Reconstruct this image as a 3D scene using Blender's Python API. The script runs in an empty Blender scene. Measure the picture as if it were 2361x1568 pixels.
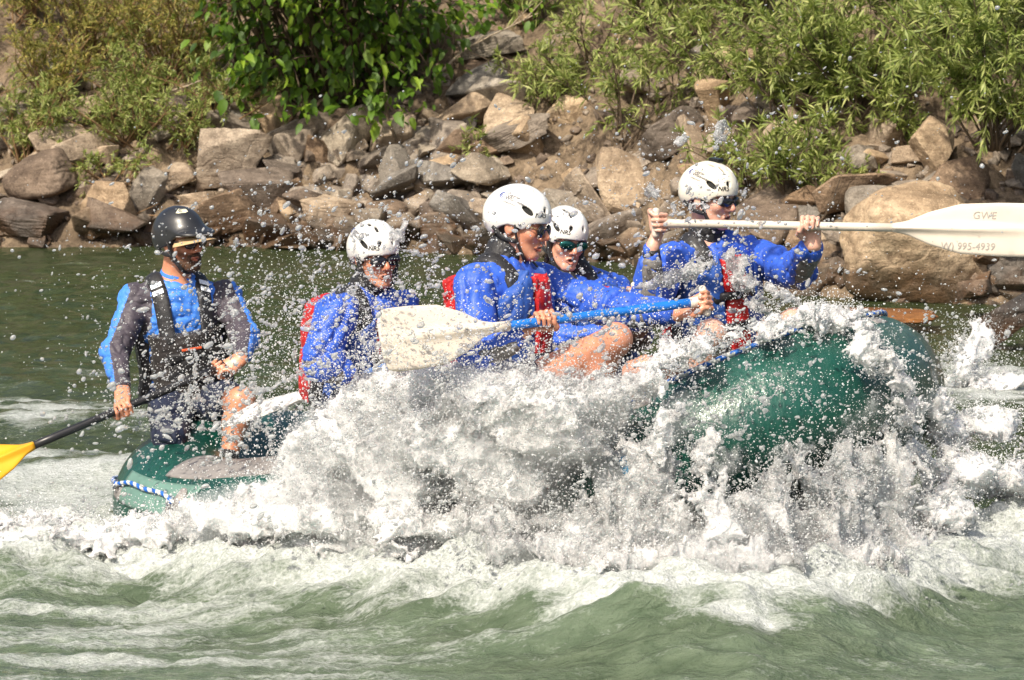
import bpy, math, random
import numpy as np
from mathutils import Vector, Matrix

# ---------------------------------------------------------------- camera, light, exposure
scene = bpy.context.scene
COL = scene.collection
CAM_H, CAM_D, PITCH = 2.70, 16.0, math.radians(6.3)
cam_data = bpy.data.cameras.new('camera')
cam_data.sensor_width = 36.0
cam_data.lens = 36.0 * CAM_D / 4.0
cam_data.clip_end = 3000.0
cam_data.dof.use_dof = True
cam_data.dof.focus_distance = 15.8
cam_data.dof.aperture_fstop = 13.0
cam = bpy.data.objects.new('camera', cam_data)
COL.objects.link(cam)
cam.location = (0.0, -CAM_D, CAM_H)
cam.rotation_euler = (math.radians(90) - PITCH, 0, 0)
scene.camera = cam

SUN_ELEV, SUN_AZ = math.radians(47), math.radians(-150)   # azimuth from +Y, clockwise seen from above
sun_dir = Vector((math.sin(SUN_AZ) * math.cos(SUN_ELEV), math.cos(SUN_AZ) * math.cos(SUN_ELEV), math.sin(SUN_ELEV)))
world = bpy.data.worlds.new('World')
scene.world = world
world.use_nodes = True
wn = world.node_tree
wn.nodes.clear()
sky = wn.nodes.new('ShaderNodeTexSky')
sky.sky_type = 'NISHITA'
sky.sun_disc = False
sky.sun_elevation = SUN_ELEV
sky.sun_rotation = SUN_AZ
sky.air_density = 0.8
sky.dust_density = 5.0
sky.ozone_density = 1.0
bg = wn.nodes.new('ShaderNodeBackground')
bg.inputs['Strength'].default_value = 0.13
wo = wn.nodes.new('ShaderNodeOutputWorld')
wn.links.new(sky.outputs[0], bg.inputs[0])
wn.links.new(bg.outputs[0], wo.inputs[0])
sun_data = bpy.data.lights.new('sun', 'SUN')
sun_data.energy = 4.0
sun_data.angle = math.radians(1.5)
sun_data.color = (1.0, 0.91, 0.76)
sun = bpy.data.objects.new('sun', sun_data)
COL.objects.link(sun)
sun.location = sun_dir * 40
sun.rotation_euler = (-sun_dir).to_track_quat('-Z', 'Y').to_euler()

vs = scene.view_settings
vs.view_transform = 'Standard'
vs.look = 'None'
vs.exposure = 0.36
vs.gamma = 1.0
vs.use_curve_mapping = False
cy = scene.cycles
cy.use_denoising = True
cy.max_bounces = 8
cy.diffuse_bounces = 4
cy.glossy_bounces = 3
cy.volume_bounces = 1
cy.transmission_bounces = 6
cy.transparent_max_bounces = 16
cy.sample_clamp_indirect = 6.0
cy.caustics_reflective = False
cy.caustics_refractive = False

# ---------------------------------------------------------------- photograph coordinates -> place
# (u, v) are positions in a 2361 x 1568 view of the photograph, y is the distance across the river (0 = mid raft)
F_T = 2361 * CAM_D / 4.0
_cp, _sp = math.cos(PITCH), math.sin(PITCH)
def ray(u, v):
    a, b = (u - 1180.5) / F_T, (784.0 - v) / F_T
    return np.array((a, _cp + b * _sp, -_sp + b * _cp))
def P(u, v, y):
    d = ray(u, v)
    t = (y + CAM_D) / d[1]
    return np.array((d[0] * t, y, CAM_H + d[2] * t))
def proj(p):
    x, y, z = p[0], p[1] + CAM_D, p[2] - CAM_H
    dep = y * _cp - z * _sp
    return 1180.5 + F_T * x / dep, 784.0 - F_T * (y * _sp + z * _cp) / dep

rng = np.random.default_rng(7)
random.seed(7)

# ---------------------------------------------------------------- noise
_perm = np.random.default_rng(3).permutation(256)
_perm = np.concatenate([_perm, _perm, _perm]).astype(np.int64)
_grad = np.random.default_rng(4).normal(size=(256, 3))
_grad /= np.linalg.norm(_grad, axis=1)[:, None]
def pnoise(p):
    """gradient noise, about -0.6..0.6"""
    p = np.asarray(p, float)
    i = np.floor(p).astype(np.int64)
    f = p - i
    i &= 255
    w = f * f * f * (f * (f * 6 - 15) + 10)
    out = 0.0
    for dx in (0, 1):
        ax = _perm[(i[..., 0] + dx) & 255]
        wx = w[..., 0] if dx else 1 - w[..., 0]
        for dy in (0, 1):
            ay = _perm[(ax + i[..., 1] + dy) & 255]
            wy = w[..., 1] if dy else 1 - w[..., 1]
            for dz in (0, 1):
                az = _perm[(ay + i[..., 2] + dz) & 255]
                wz = w[..., 2] if dz else 1 - w[..., 2]
                g = _grad[az]
                out = out + wx * wy * wz * (g[..., 0] * (f[..., 0] - dx) + g[..., 1] * (f[..., 1] - dy) + g[..., 2] * (f[..., 2] - dz))
    return out
def fbm(p, octaves=4, gain=0.5, lac=2.03):
    p = np.asarray(p, float)
    a, s = 1.0, 0.0
    for o in range(octaves):
        s = s + a * pnoise(p + 17.3 * o)
        p = p * lac
        a *= gain
    return s
def sstep(a, b, x):
    t = np.clip((x - a) / (b - a), 0, 1)
    return t * t * (3 - 2 * t)

# ---------------------------------------------------------------- objects
def mesh_from(name, verts, faces, smooth=True):
    """faces: array (n,3) or (n,4), or list of lists"""
    me = bpy.data.meshes.new(name)
    verts = np.asarray(verts, np.float32).reshape(-1, 3)
    if isinstance(faces, np.ndarray) and faces.ndim == 2:
        n, k = faces.shape
        me.vertices.add(len(verts))
        me.vertices.foreach_set('co', verts.ravel())
        me.loops.add(n * k)
        me.loops.foreach_set('vertex_index', faces.astype(np.int32).ravel())
        me.polygons.add(n)
        me.polygons.foreach_set('loop_start', np.arange(0, n * k, k, dtype=np.int32))
        me.polygons.foreach_set('loop_total', np.full(n, k, dtype=np.int32))
        me.update(calc_edges=True)
        me.validate()
    else:
        me.from_pydata([tuple(map(float, v)) for v in verts], [], [list(map(int, f)) for f in faces])
        me.update()
    if smooth:
        me.polygons.foreach_set('use_smooth', np.ones(len(me.polygons), dtype=bool))
    return me
def set_attr(me, name, vals):
    vals = np.asarray(vals, np.float32)
    if vals.ndim == 1:
        a = me.attributes.new(name, 'FLOAT', 'POINT')
        a.data.foreach_set('value', vals)
    else:
        a = me.attributes.new(name, 'FLOAT_COLOR', 'POINT')
        if vals.shape[1] == 3:
            vals = np.concatenate([vals, np.ones((len(vals), 1), np.float32)], 1)
        a.data.foreach_set('color', vals.ravel())
def obj(name, me, material=None, parent=None):
    o = bpy.data.objects.new(name, me)
    COL.objects.link(o)
    if material is not None:
        mats = material if isinstance(material, (list, tuple)) else [material]
        if len(me.materials) == 0:
            for m in mats:
                me.materials.append(m)
    if parent is not None:
        o.parent = parent
        if parent.parent is None:
            o.matrix_parent_inverse = Matrix.Translation(-Vector(parent.location))
    return o
def thing(name, label, cat, loc=(0, 0, 0), group=None):
    o = bpy.data.objects.new(name, None)
    o.empty_display_size = 0.1
    COL.objects.link(o)
    o.location = [float(c) for c in loc]
    return tag(o, label, cat, group)
def tag(o, label, cat, group=None):
    o['label'] = label
    o['category'] = cat
    if group:
        o['group'] = group
    return o
def join(parts):
    """[(verts, faces)] with equal face size -> one"""
    vs_, fs_, n = [], [], 0
    for v, f in parts:
        vs_.append(np.asarray(v, float).reshape(-1, 3))
        fs_.append(np.asarray(f) + n)
        n += len(vs_[-1])
    return np.concatenate(vs_), np.concatenate(fs_)
def unit(v):
    v = np.asarray(v, float)
    return v / (np.linalg.norm(v) + 1e-12)

# ---------------------------------------------------------------- swept tube (quads, capped by collapsing)
def sweep(path, radius, seg=12, closed=False, up=(0, 0, 1), flat=1.0, cap=True):
    path = np.asarray(path, float)
    n = len(path)
    r = np.broadcast_to(np.asarray(radius, float), (n,)).copy()
    if cap and not closed:
        path = np.concatenate([path[:1], path, path[-1:]])
        r = np.concatenate([[1e-4], r, [1e-4]])
        n += 2
    if closed:
        t = np.roll(path, -1, 0) - np.roll(path, 1, 0)
    else:
        t = np.gradient(path, axis=0)
        if cap:
            t[0] = t[1] = path[2] - path[1]
            t[-1] = t[-2] = path[-2] - path[-3]
    t /= np.linalg.norm(t, axis=1)[:, None] + 1e-12
    upv = np.broadcast_to(np.asarray(up, float), (n, 3))
    s = np.cross(t, upv)
    bad = np.linalg.norm(s, axis=1) < 1e-3
    s[bad] = np.cross(t[bad], np.array((0.3, 1, 0.1)))
    s /= np.linalg.norm(s, axis=1)[:, None]
    w = np.cross(s, t)
    ang = np.arange(seg) / seg * 2 * math.pi
    ring = s[:, None, :] * np.cos(ang)[None, :, None] + w[:, None, :] * (np.sin(ang) * flat)[None, :, None]
    v = path[:, None, :] + ring * r[:, None, None]
    rows = n if closed else n - 1
    i = np.arange(rows)[:, None]
    j = np.arange(seg)[None, :]
    a = i * seg + j
    b = i * seg + (j + 1) % seg
    c = ((i + 1) % n) * seg + (j + 1) % seg
    d = ((i + 1) % n) * seg + j
    f = np.stack([a, b, c, d], -1).reshape(-1, 4)
    return v.reshape(-1, 3), f
def spline(pts, n):
    """Catmull-Rom through points"""
    pts = np.asarray(pts, float)
    q = np.concatenate([[2 * pts[0] - pts[1]], pts, [2 * pts[-1] - pts[-2]]])
    m = len(pts) - 1
    t = np.linspace(0, m - 1e-9, n)
    i = t.astype(int)
    f = (t - i)[:, None]
    p0, p1, p2, p3 = q[i], q[i + 1], q[i + 2], q[i + 3]
    return 0.5 * (2 * p1 + (p2 - p0) * f + (2 * p0 - 5 * p1 + 4 * p2 - p3) * f ** 2 + (3 * p1 - p0 - 3 * p2 + p3) * f ** 3)
def bevel_box(c, size, R=None, bev=0.006):
    """box with chamfered edges: 24 verts, quads + corner tris -> returned as python lists"""
    s = np.asarray(size, float) / 2
    b = min(bev, s.min() * 0.45)
    v, idx = [], {}
    for sx in (-1, 1):
        for sy in (-1, 1):
            for sz in (-1, 1):
                for ax in range(3):
                    p = np.array((sx, sy, sz)) * (s - b)
                    p[ax] = (sx, sy, sz)[ax] * s[ax]
                    idx[(sx, sy, sz, ax)] = len(v)
                    v.append(p)
    f = []
    for ax in range(3):
        o1, o2 = (ax + 1) % 3, (ax + 2) % 3
        for sg in (-1, 1):
            q = []
            for (e1, e2) in ((-1, -1), (1, -1), (1, 1), (-1, 1)):
                k = [0, 0, 0]; k[ax] = sg; k[o1] = e1; k[o2] = e2
                q.append(idx[(*k, ax)])
            f.append(q if sg > 0 else q[::-1])
    for ax in range(3):
        o1, o2 = (ax + 1) % 3, (ax + 2) % 3
        for e1 in (-1, 1):
            for e2 in (-1, 1):
                q = []
                for sg, which in ((-1, o1), (1, o1), (1, o2), (-1, o2)):
                    k = [0, 0, 0]; k[ax] = sg; k[o1] = e1; k[o2] = e2
                    q.append(idx[(*k, which)])
                f.append(q)
    for sx in (-1, 1):
        for sy in (-1, 1):
            for sz in (-1, 1):
                f.append([idx[(sx, sy, sz, a)] for a in range(3)])
    v = np.array(v)
    if R is not None:
        v = v @ np.asarray(R, float).T
    return v + np.asarray(c, float), f

# ---------------------------------------------------------------- distance fields -> surface nets
BIG = 0.5
def near_side(x):
    """distance of the raft's near flank from the camera line, for a place x along the picture"""
    return np.interp(x, (-2.4, -1.4, -1.15, -0.35, 0.45, 0.80, 1.25, 1.55, 2.4), (0.10, 0.00, -0.30, -0.90, -1.42, -1.50, -1.20, -0.80, -0.20))
def yf(u, off=0.12):
    y = -1.0
    for _ in range(4):
        y = float(near_side((u - 1180.5) / F_T * (CAM_D + y))) - off
    return y
class Field:
    def __init__(s, lo, hi, h):
        s.lo = np.asarray(lo, float)
        s.h = h
        s.n = np.ceil((np.asarray(hi, float) - s.lo) / h).astype(int) + 2
        s.f = np.full(s.n, BIG, np.float32)
    def box(s, lo, hi):
        i0 = np.clip(np.floor((np.asarray(lo) - s.lo) / s.h).astype(int), 0, s.n)
        i1 = np.clip(np.ceil((np.asarray(hi) - s.lo) / s.h).astype(int) + 1, 0, s.n)
        if np.any(i1 <= i0):
            return None
        sl = tuple(slice(a, b) for a, b in zip(i0, i1))
        g = [(s.lo[k] + np.arange(i0[k], i1[k]) * s.h).astype(np.float32) for k in range(3)]
        return sl, g[0][:, None, None], g[1][None, :, None], g[2][None, None, :]
    def _apply(s, lo, hi, fn, k, mode):
        m = max(k * 1.2, 2.5 * s.h)
        r = s.box(np.asarray(lo) - m, np.asarray(hi) + m)
        if r is None:
            return s
        sl, X, Y, Z = r
        d = fn(X, Y, Z)
        a = s.f[sl]
        if mode == 'add':
            if k <= 0:
                s.f[sl] = np.minimum(a, d)
            else:
                hh = np.maximum(k - np.abs(a - d), 0) / k
                s.f[sl] = np.minimum(a, d) - hh * hh * k * 0.25
        else:
            d = -d
            if k <= 0:
                s.f[sl] = np.maximum(a, d)
            else:
                hh = np.maximum(k - np.abs(a - d), 0) / k
                s.f[sl] = np.maximum(a, d) + hh * hh * k * 0.25
        return s
    def cap(s, a, b, ra, rb=None, k=0.0, mode='add', flat=None):
        """round cone; flat=(axis, factor) squashes it along an axis"""
        rb = ra if rb is None else rb
        a, b = np.asarray(a, float), np.asarray(b, float)
        ab = b - a
        L2 = float(ab @ ab) + 1e-12
        R = max(ra, rb)
        if flat is not None:
            ax, fac = unit(flat[0]).astype(np.float32), flat[1]
        def fn(X, Y, Z):
            px, py, pz = X - a[0], Y - a[1], Z - a[2]
            t = np.clip((px * ab[0] + py * ab[1] + pz * ab[2]) / L2, 0, 1)
            qx, qy, qz = px - t * ab[0], py - t * ab[1], pz - t * ab[2]
            q2 = qx * qx + qy * qy + qz * qz
            if flat is not None:
                w = qx * ax[0] + qy * ax[1] + qz * ax[2]
                q2 = q2 + w * w * (1 / fac ** 2 - 1)
            return (np.sqrt(q2) - (ra + (rb - ra) * t)).astype(np.float32)
        return s._apply(np.minimum(a, b) - R, np.maximum(a, b) + R, fn, k, mode)
    def ell(s, c, r, R=None, k=0.0, mode='add'):
        c, r = np.asarray(c, float), np.asarray(r, float)
        R = np.eye(3) if R is None else np.asarray(R, float)     # columns = local axes
        ext = np.sqrt(((R * r[None, :]) ** 2).sum(1))
        def fn(X, Y, Z):
            px, py, pz = X - c[0], Y - c[1], Z - c[2]
            l = [px * R[0, i] + py * R[1, i] + pz * R[2, i] for i in range(3)]
            k0 = np.sqrt(sum((l[i] / r[i]) ** 2 for i in range(3)))
            k1 = np.sqrt(sum((l[i] / r[i] ** 2) ** 2 for i in range(3))) + 1e-6
            return (k0 * (k0 - 1) / k1).astype(np.float32)
        return s._apply(c - ext, c + ext, fn, k, mode)
    def rbox(s, c, half, R=None, rr=0.01, k=0.0, mode='add'):
        c, half = np.asarray(c, float), np.asarray(half, float)
        R = np.eye(3) if R is None else np.asarray(R, float)
        ext = np.abs(R) @ half
        def fn(X, Y, Z):
            px, py, pz = X - c[0], Y - c[1], Z - c[2]
            l = [np.abs(px * R[0, i] + py * R[1, i] + pz * R[2, i]) - (half[i] - rr) for i in range(3)]
            out = np.sqrt(sum(np.maximum(q, 0) ** 2 for q in l))
            ins = np.minimum(np.maximum(l[0], np.maximum(l[1], l[2])), 0)
            return (out + ins - rr).astype(np.float32)
        return s._apply(c - ext, c + ext, fn, k, mode)
    def mesh(s):
        return surface_nets(s.f, s.lo, s.h)
def surface_nets(f, lo, h):
    ins = f < 0
    acc = np.zeros(np.array(f.shape) - 1, np.uint8)
    for dx in (0, 1):
        for dy in (0, 1):
            for dz in (0, 1):
                acc += ins[dx:f.shape[0] - 1 + dx, dy:f.shape[1] - 1 + dy, dz:f.shape[2] - 1 + dz]
    act = (acc > 0) & (acc < 8)
    ci = np.argwhere(act)
    if len(ci) == 0:
        return np.zeros((0, 3)), np.zeros((0, 4), int)
    idx = np.full(act.shape, -1, np.int32)
    idx[act] = np.arange(len(ci))
    corners = np.array([(a, b, c) for a in (0, 1) for b in (0, 1) for c in (0, 1)])
    val = np.stack([f[ci[:, 0] + c[0], ci[:, 1] + c[1], ci[:, 2] + c[2]] for c in corners], 1).astype(float)
    pos = np.zeros((len(ci), 3))
    cnt = np.zeros(len(ci))
    for i in range(8):
        for j in range(i + 1, 8):
            if np.abs(corners[i] - corners[j]).sum() != 1:
                continue
            a, b = val[:, i], val[:, j]
            m = (a < 0) != (b < 0)
            t = np.where(m, a / np.where(m, a - b, 1), 0)
            pos += np.where(m[:, None], corners[i] + (corners[j] - corners[i]) * t[:, None], 0)
            cnt += m
    verts = lo + (ci + pos / cnt[:, None]) * h
    quads = []
    for ax in range(3):
        o1, o2 = (ax + 1) % 3, (ax + 2) % 3
        sa = [slice(None)] * 3; sb = [slice(None)] * 3
        sa[ax] = slice(0, -1); sb[ax] = slice(1, None)
        for o in (o1, o2):
            sa[o] = slice(1, -1); sb[o] = slice(1, -1)
        A, B = ins[tuple(sa)], ins[tuple(sb)]
        e = np.argwhere(A != B)
        if len(e) == 0:
            continue
        flip = A[e[:, 0], e[:, 1], e[:, 2]]
        e = e.copy()
        e[:, o1] += 1; e[:, o2] += 1
        def cell(d1, d2):
            q = e.copy(); q[:, o1] -= d1; q[:, o2] -= d2
            return idx[q[:, 0], q[:, 1], q[:, 2]]
        q = np.stack([cell(1, 1), cell(0, 1), cell(0, 0), cell(1, 0)], 1)
        q[~flip] = q[~flip][:, ::-1]
        quads.append(q)
    return verts, np.concatenate(quads)
def normals_of(verts, quads):
    a, b, c, d = (verts[quads[:, i]] for i in range(4))
    n = np.cross(c - a, d - b)
    out = np.zeros_like(verts)
    for i in range(4):
        np.add.at(out, quads[:, i], n)
    return out / (np.linalg.norm(out, axis=1)[:, None] + 1e-12)

# ---------------------------------------------------------------- materials
def nodes_of(name):
    m = bpy.data.materials.new(name)
    m.use_nodes = True
    nt = m.node_tree
    nt.nodes.clear()
    out = nt.nodes.new('ShaderNodeOutputMaterial')
    return m, nt, out
class NT:
    """small helper to write node trees"""
    def __init__(s, name):
        s.m, s.t, s.out = nodes_of(name)
    def n(s, kind, **kw):
        nd = s.t.nodes.new('ShaderNode' + kind)
        ins = kw.pop('ins', {})
        for k, v in kw.items():
            setattr(nd, k, v)
        for k, v in ins.items():
            s.set(nd.inputs[k], v)
        return nd
    def set(s, sock, v):
        if isinstance(v, bpy.types.NodeSocket):
            s.t.links.new(v, sock)
        elif isinstance(v, bpy.types.Node):
            s.t.links.new(v.outputs[0], sock)
        else:
            if isinstance(v, (tuple, list)) and len(v) == 3 and sock.type == 'RGBA':
                v = (*v, 1)
            sock.default_value = v
    def pos(s):
        return s.n('NewGeometry').outputs['Position']
    def objc(s):
        return s.n('TexCoord').outputs['Object']
    def scale(s, vec, sc, rot=None):
        ins = {'Vector': vec, 'Scale': sc if isinstance(sc, (tuple, list)) else (sc,) * 3}
        if rot:
            ins['Rotation'] = rot
        return s.n('Mapping', ins=ins).outputs[0]
    def noise(s, vec, scale, detail=4, rough=0.55, dist=0.0):
        return s.n('TexNoise', ins={'Vector': vec, 'Scale': scale, 'Detail': detail, 'Roughness': rough, 'Distortion': dist}).outputs['Fac']
    def ramp(s, fac, stops):
        r = s.n('ValToRGB', ins={'Fac': fac})
        e = r.color_ramp.elements
        while len(e) < len(stops):
            e.new(0.5)
        for el, (p, c) in zip(e, stops):
            el.position = p
            el.color = (*c, 1) if isinstance(c, (tuple, list)) else (c, c, c, 1)
        return r.outputs[0]
    def mix(s, fac, a, b, blend='MIX'):
        nd = s.n('Mix', data_type='RGBA', blend_type=blend)
        s.set(nd.inputs['Factor'], fac)
        s.set(nd.inputs[6], a)
        s.set(nd.inputs[7], b)
        return nd.outputs[2]
    def math(s, op, a, b=0.0, c=0.0, clamp=False):
        nd = s.n('Math', operation=op, use_clamp=clamp)
        s.set(nd.inputs[0], a); s.set(nd.inputs[1], b); s.set(nd.inputs[2], c)
        return nd.outputs[0]
    def bump(s, h, strength, dist=0.01, normal=None):
        ins = {'Height': h, 'Strength': strength, 'Distance': dist}
        if normal is not None:
            ins['Normal'] = normal
        return s.n('Bump', ins=ins).outputs[0]
    def attr(s, name):
        return s.n('Attribute', attribute_name=name)
    def principled(s, **kw):
        return s.n('BsdfPrincipled', ins={k.replace('_', ' '): v for k, v in kw.items()})
    def done(s, shader):
        s.t.links.new(shader.outputs[0], s.out.inputs[0])
        return s.m
def plain(name, color, rough=0.5, vary=0.15, scale=12.0, bump=0.0, bscale=60.0, metal=0.0, coat=0.0, spec=0.5, bdist=0.004):
    t = NT(name)
    p = t.pos()
    nz = t.noise(p, scale, 5)
    dark = tuple(c * (1 - vary) for c in color)
    lite = tuple(min(1, c * (1 + vary)) for c in color)
    colr = t.ramp(nz, [(0.3, dark), (0.7, lite)])
    kw = dict(Base_Color=colr, Metallic=metal, Coat_Weight=coat, Specular_IOR_Level=spec)
    kw['Roughness'] = t.math('MULTIPLY_ADD', nz, 0.3, rough - 0.15, clamp=True)
    if bump:
        kw['Normal'] = t.bump(t.noise(p, bscale, 4), bump, bdist)
    return t.done(t.principled(**kw))

# ================================================================ the river bank
_SX = np.array((-30, -1.2, 0.7, 1.5, 2.2, 3.2, 30.0))
_SY = np.array((15.2, 14.8, 13.7, 12.1, 10.9, 10.4, 10.0))
def shore(x):
    x = np.asarray(x, float)
    w = 0.0
    for dx in (-0.4, -0.2, 0, 0.2, 0.4):
        w = w + np.interp(x + dx, _SX, _SY) / 5
    return w
def ground(x, y):
    s = y - shore(x)
    p = np.stack([x, y, np.zeros_like(x)], -1)
    z = np.where(s < 0, s * 0.35, 0.62 * np.minimum(s, 4.6) + 0.14 * np.maximum(s - 4.6, 0))
    z = z + (0.22 * fbm(p * 0.9, 4) + 0.10 * fbm(p * 4.0 + 9, 4)) * sstep(-1.5, 1.0, s)
    rg = np.abs(pnoise(p * np.array((2.2, 3.4, 1)) + 33)); z = z + 0.10 * sstep(0.02, 0.16, rg) * sstep(-0.5, 0.6, s)
    # tilted ledges of bedrock in the middle of the slope
    c = (x * 0.30 + z * 0.95) * 3.1
    led = (c - np.floor(c))
    msk = sstep(0.2, 0.9, x) * sstep(3.6, 2.2, x) * sstep(0.7, 1.3, s)
    z = z + msk * 0.16 * (sstep(0.0, 0.75, led) - led)
    return np.minimum(z, 60)
def ground_hit(u, v):
    d = ray(u, v)
    t = np.linspace(24, 60, 1400)
    x, y, z = d[0] * t, -CAM_D + d[1] * t, CAM_H + d[2] * t
    below = z < np.maximum(ground(x, y), 0.0)
    i = int(np.argmax(below)) if below.any() else len(t) - 1
    return np.array((x[i], y[i], z[i]))

def stone_material(name, base, dark, light, wet=True):
    t = NT(name)
    p = t.pos()
    oi = t.n('ObjectInfo')
    q = t.n('VectorMath', operation='ADD')
    t.set(q.inputs[0], p)
    sc = t.n('VectorMath', operation='SCALE', ins={0: oi.outputs['Location'], 'Scale': 3.7})
    t.set(q.inputs[1], sc.outputs[0])
    q = q.outputs[0]
    big = t.noise(q, 2.6, 5, 0.6)
    mid = t.noise(q, 11.0, 6, 0.65)
    fine = t.noise(q, 70.0, 4, 0.7)
    strata = t.noise(t.scale(q, (1.2, 1.2, 9.0), (0.35, 0.3, 0.2)), 3.0, 4, 0.6)
    col = t.ramp(big, [(0.28, dark), (0.5, base), (0.74, light)])
    col = t.mix(t.ramp(mid, [(0.36, 0.75), (0.56, 0.0)]), col, dark)
    col = t.mix(t.ramp(fine, [(0.30, 0.75), (0.46, 0.0)]), col, (dark[0] * 0.5, dark[1] * 0.5, dark[2] * 0.5))
    col = t.mix(t.ramp(fine, [(0.58, 0.0), (0.72, 0.7)]), col, tuple(min(1, c * 1.45) for c in light))
    col = t.mix(t.ramp(strata, [(0.42, 0.22), (0.55, 0.0)]), col, (dark[0] * 0.8, dark[1] * 0.7, dark[2] * 0.6))
    # each stone a little lighter, darker or redder than the next
    hs = t.n('HueSaturation', ins={'Color': col, 'Hue': 0.5,
             'Saturation': t.math('MULTIPLY_ADD', oi.outputs['Random'], 0.5, 0.6),
             'Value': t.math('MULTIPLY_ADD', oi.outputs['Random'], 0.55, 0.72)})
    col = hs.outputs[0]
    rough = 0.85
    if wet:   # wet, rust-stained band that the river leaves along the waterline
        z = t.n('SeparateXYZ', ins={0: p}).outputs['Z']
        zn = t.math('ADD', z, t.math('MULTIPLY', t.math('SUBTRACT', mid, 0.5), 0.25))
        w = t.ramp(zn, [(0.16, 1.0), (0.34, 0.0)])
        stain = t.ramp(t.noise(q, 5.0, 4), [(0.40, (0.030, 0.022, 0.015)), (0.62, (0.085, 0.042, 0.018))])
        col = t.mix(t.math('MULTIPLY', w, 0.82), col, stain)
        rough = t.math('MULTIPLY_ADD', w, -0.5, 0.85)
    h = t.math('ADD', t.math('MULTIPLY', mid, 0.8), t.math('MULTIPLY', fine, 0.30))
    h = t.math('ADD', h, t.math('MULTIPLY', strata, 0.35))
    crack = t.n('TexVoronoi', feature='DISTANCE_TO_EDGE', ins={'Vector': t.mix(0.25, q, t.n('TexNoise', ins={'Vector': q, 'Scale': 3.0, 'Detail': 4.0}).outputs['Color'], 'LINEAR_LIGHT'), 'Scale': 1.7, 'Randomness': 1.0}).outputs['Distance']
    h = t.math('ADD', h, t.math('MULTIPLY', t.ramp(crack, [(0.0, 0.0), (0.03, 1.0)]), 0.16))
    return t.done(t.principled(Base_Color=col, Roughness=rough, Specular_IOR_Level=0.35, Normal=t.bump(h, 0.85, 0.03)))
M_stone_tan = stone_material('stone_tan', (0.41, 0.308, 0.205), (0.17, 0.122, 0.078), (0.57, 0.45, 0.315))
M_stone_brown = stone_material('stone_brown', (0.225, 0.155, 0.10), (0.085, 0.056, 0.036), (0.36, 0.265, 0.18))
M_stone_grey = stone_material('stone_grey', (0.30, 0.255, 0.20), (0.13, 0.11, 0.085), (0.44, 0.385, 0.31))
M_stone_slate = stone_material('stone_slate', (0.075, 0.068, 0.062), (0.025, 0.023, 0.022), (0.15, 0.14, 0.13))
M_stone_orange = stone_material('stone_orange', (0.24, 0.10, 0.03), (0.11, 0.045, 0.015), (0.33, 0.16, 0.05), wet=False)
def _soil():
    t = NT('bank_soil')
    p = t.pos()
    a = t.noise(p, 1.6, 6, 0.6); b = t.noise(p, 14, 6, 0.7); c = t.noise(p, 60, 4, 0.7)
    col = t.ramp(a, [(0.3, (0.14, 0.10, 0.066)), (0.55, (0.30, 0.225, 0.15)), (0.75, (0.42, 0.32, 0.22))])
    col = t.mix(t.ramp(b, [(0.38, 0.7), (0.55, 0.0)]), col, (0.055, 0.04, 0.028))
    col = t.mix(t.ramp(c, [(0.55, 0.0), (0.7, 0.6)]), col, (0.33, 0.26, 0.18))
    z = t.n('SeparateXYZ', ins={0: p}).outputs['Z']
    high = t.ramp(t.math('ADD', t.math('MULTIPLY', z, 0.2), t.math('MULTIPLY', t.math('SUBTRACT', a, 0.5), 0.3)), [(0.42, 0.0), (0.6, 1.0)])
    col = t.mix(high, col, (0.045, 0.055, 0.02))
    h = t.math('ADD', b, t.math('MULTIPLY', c, 0.5))
    return t.done(t.principled(Base_Color=col, Roughness=0.92, Specular_IOR_Level=0.25, Normal=t.bump(h, 0.9, 0.05)))
M_soil = _soil()

# terrain sheet: fine where it is seen, coarse out to the far hillside
def terrain():
    gx = np.unique(np.concatenate([np.linspace(-140, -8, 24), np.linspace(-8, 7.5, 330), np.linspace(7.5, 140, 24)]))
    gs = np.unique(np.concatenate([np.linspace(-9, -0.8, 12), np.linspace(-0.8, 4.5, 170), np.linspace(4.5, 12, 30), np.linspace(12, 90, 20)]))
    X, S = np.meshgrid(gx, gs, indexing='ij')
    Y = shore(X) + S
    Z = ground(X, Y)
    nx, ny = X.shape
    i, j = np.meshgrid(np.arange(nx - 1), np.arange(ny - 1), indexing='ij')
    a = i * ny + j
    f = np.stack([a, a + ny, a + ny + 1, a + 1], -1).reshape(-1, 4)
    o = obj('river_bank', mesh_from('river_bank', np.stack([X, Y, Z], -1).reshape(-1, 3), f), M_soil)
    o['kind'] = 'structure'
terrain()

# ---------------------------------------------------------------- stones
def _cubesphere(n):
    t = np.tan(np.linspace(-math.pi / 4, math.pi / 4, n + 1))
    key, verts, faces = {}, [], []
    for ax in range(3):
        for sg in (-1, 1):
            grid = np.zeros((n + 1, n + 1), int)
            for i in range(n + 1):
                for j in range(n + 1):
                    p = [0, 0, 0]
                    p[ax] = sg; p[(ax + 1) % 3] = t[i]; p[(ax + 2) % 3] = t[j]
                    k = tuple(round(c, 6) for c in p)
                    if k not in key:
                        key[k] = len(verts); verts.append(p)
                    grid[i, j] = key[k]
            for i in range(n):
                for j in range(n):
                    q = [grid[i, j], grid[i + 1, j], grid[i + 1, j + 1], grid[i, j + 1]]
                    faces.append(q if sg > 0 else q[::-1])
    v = np.array(verts, float)
    return v / np.linalg.norm(v, axis=1)[:, None], np.array(faces)
_CS = {n: _cubesphere(n) for n in (3, 9, 26)}
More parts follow.
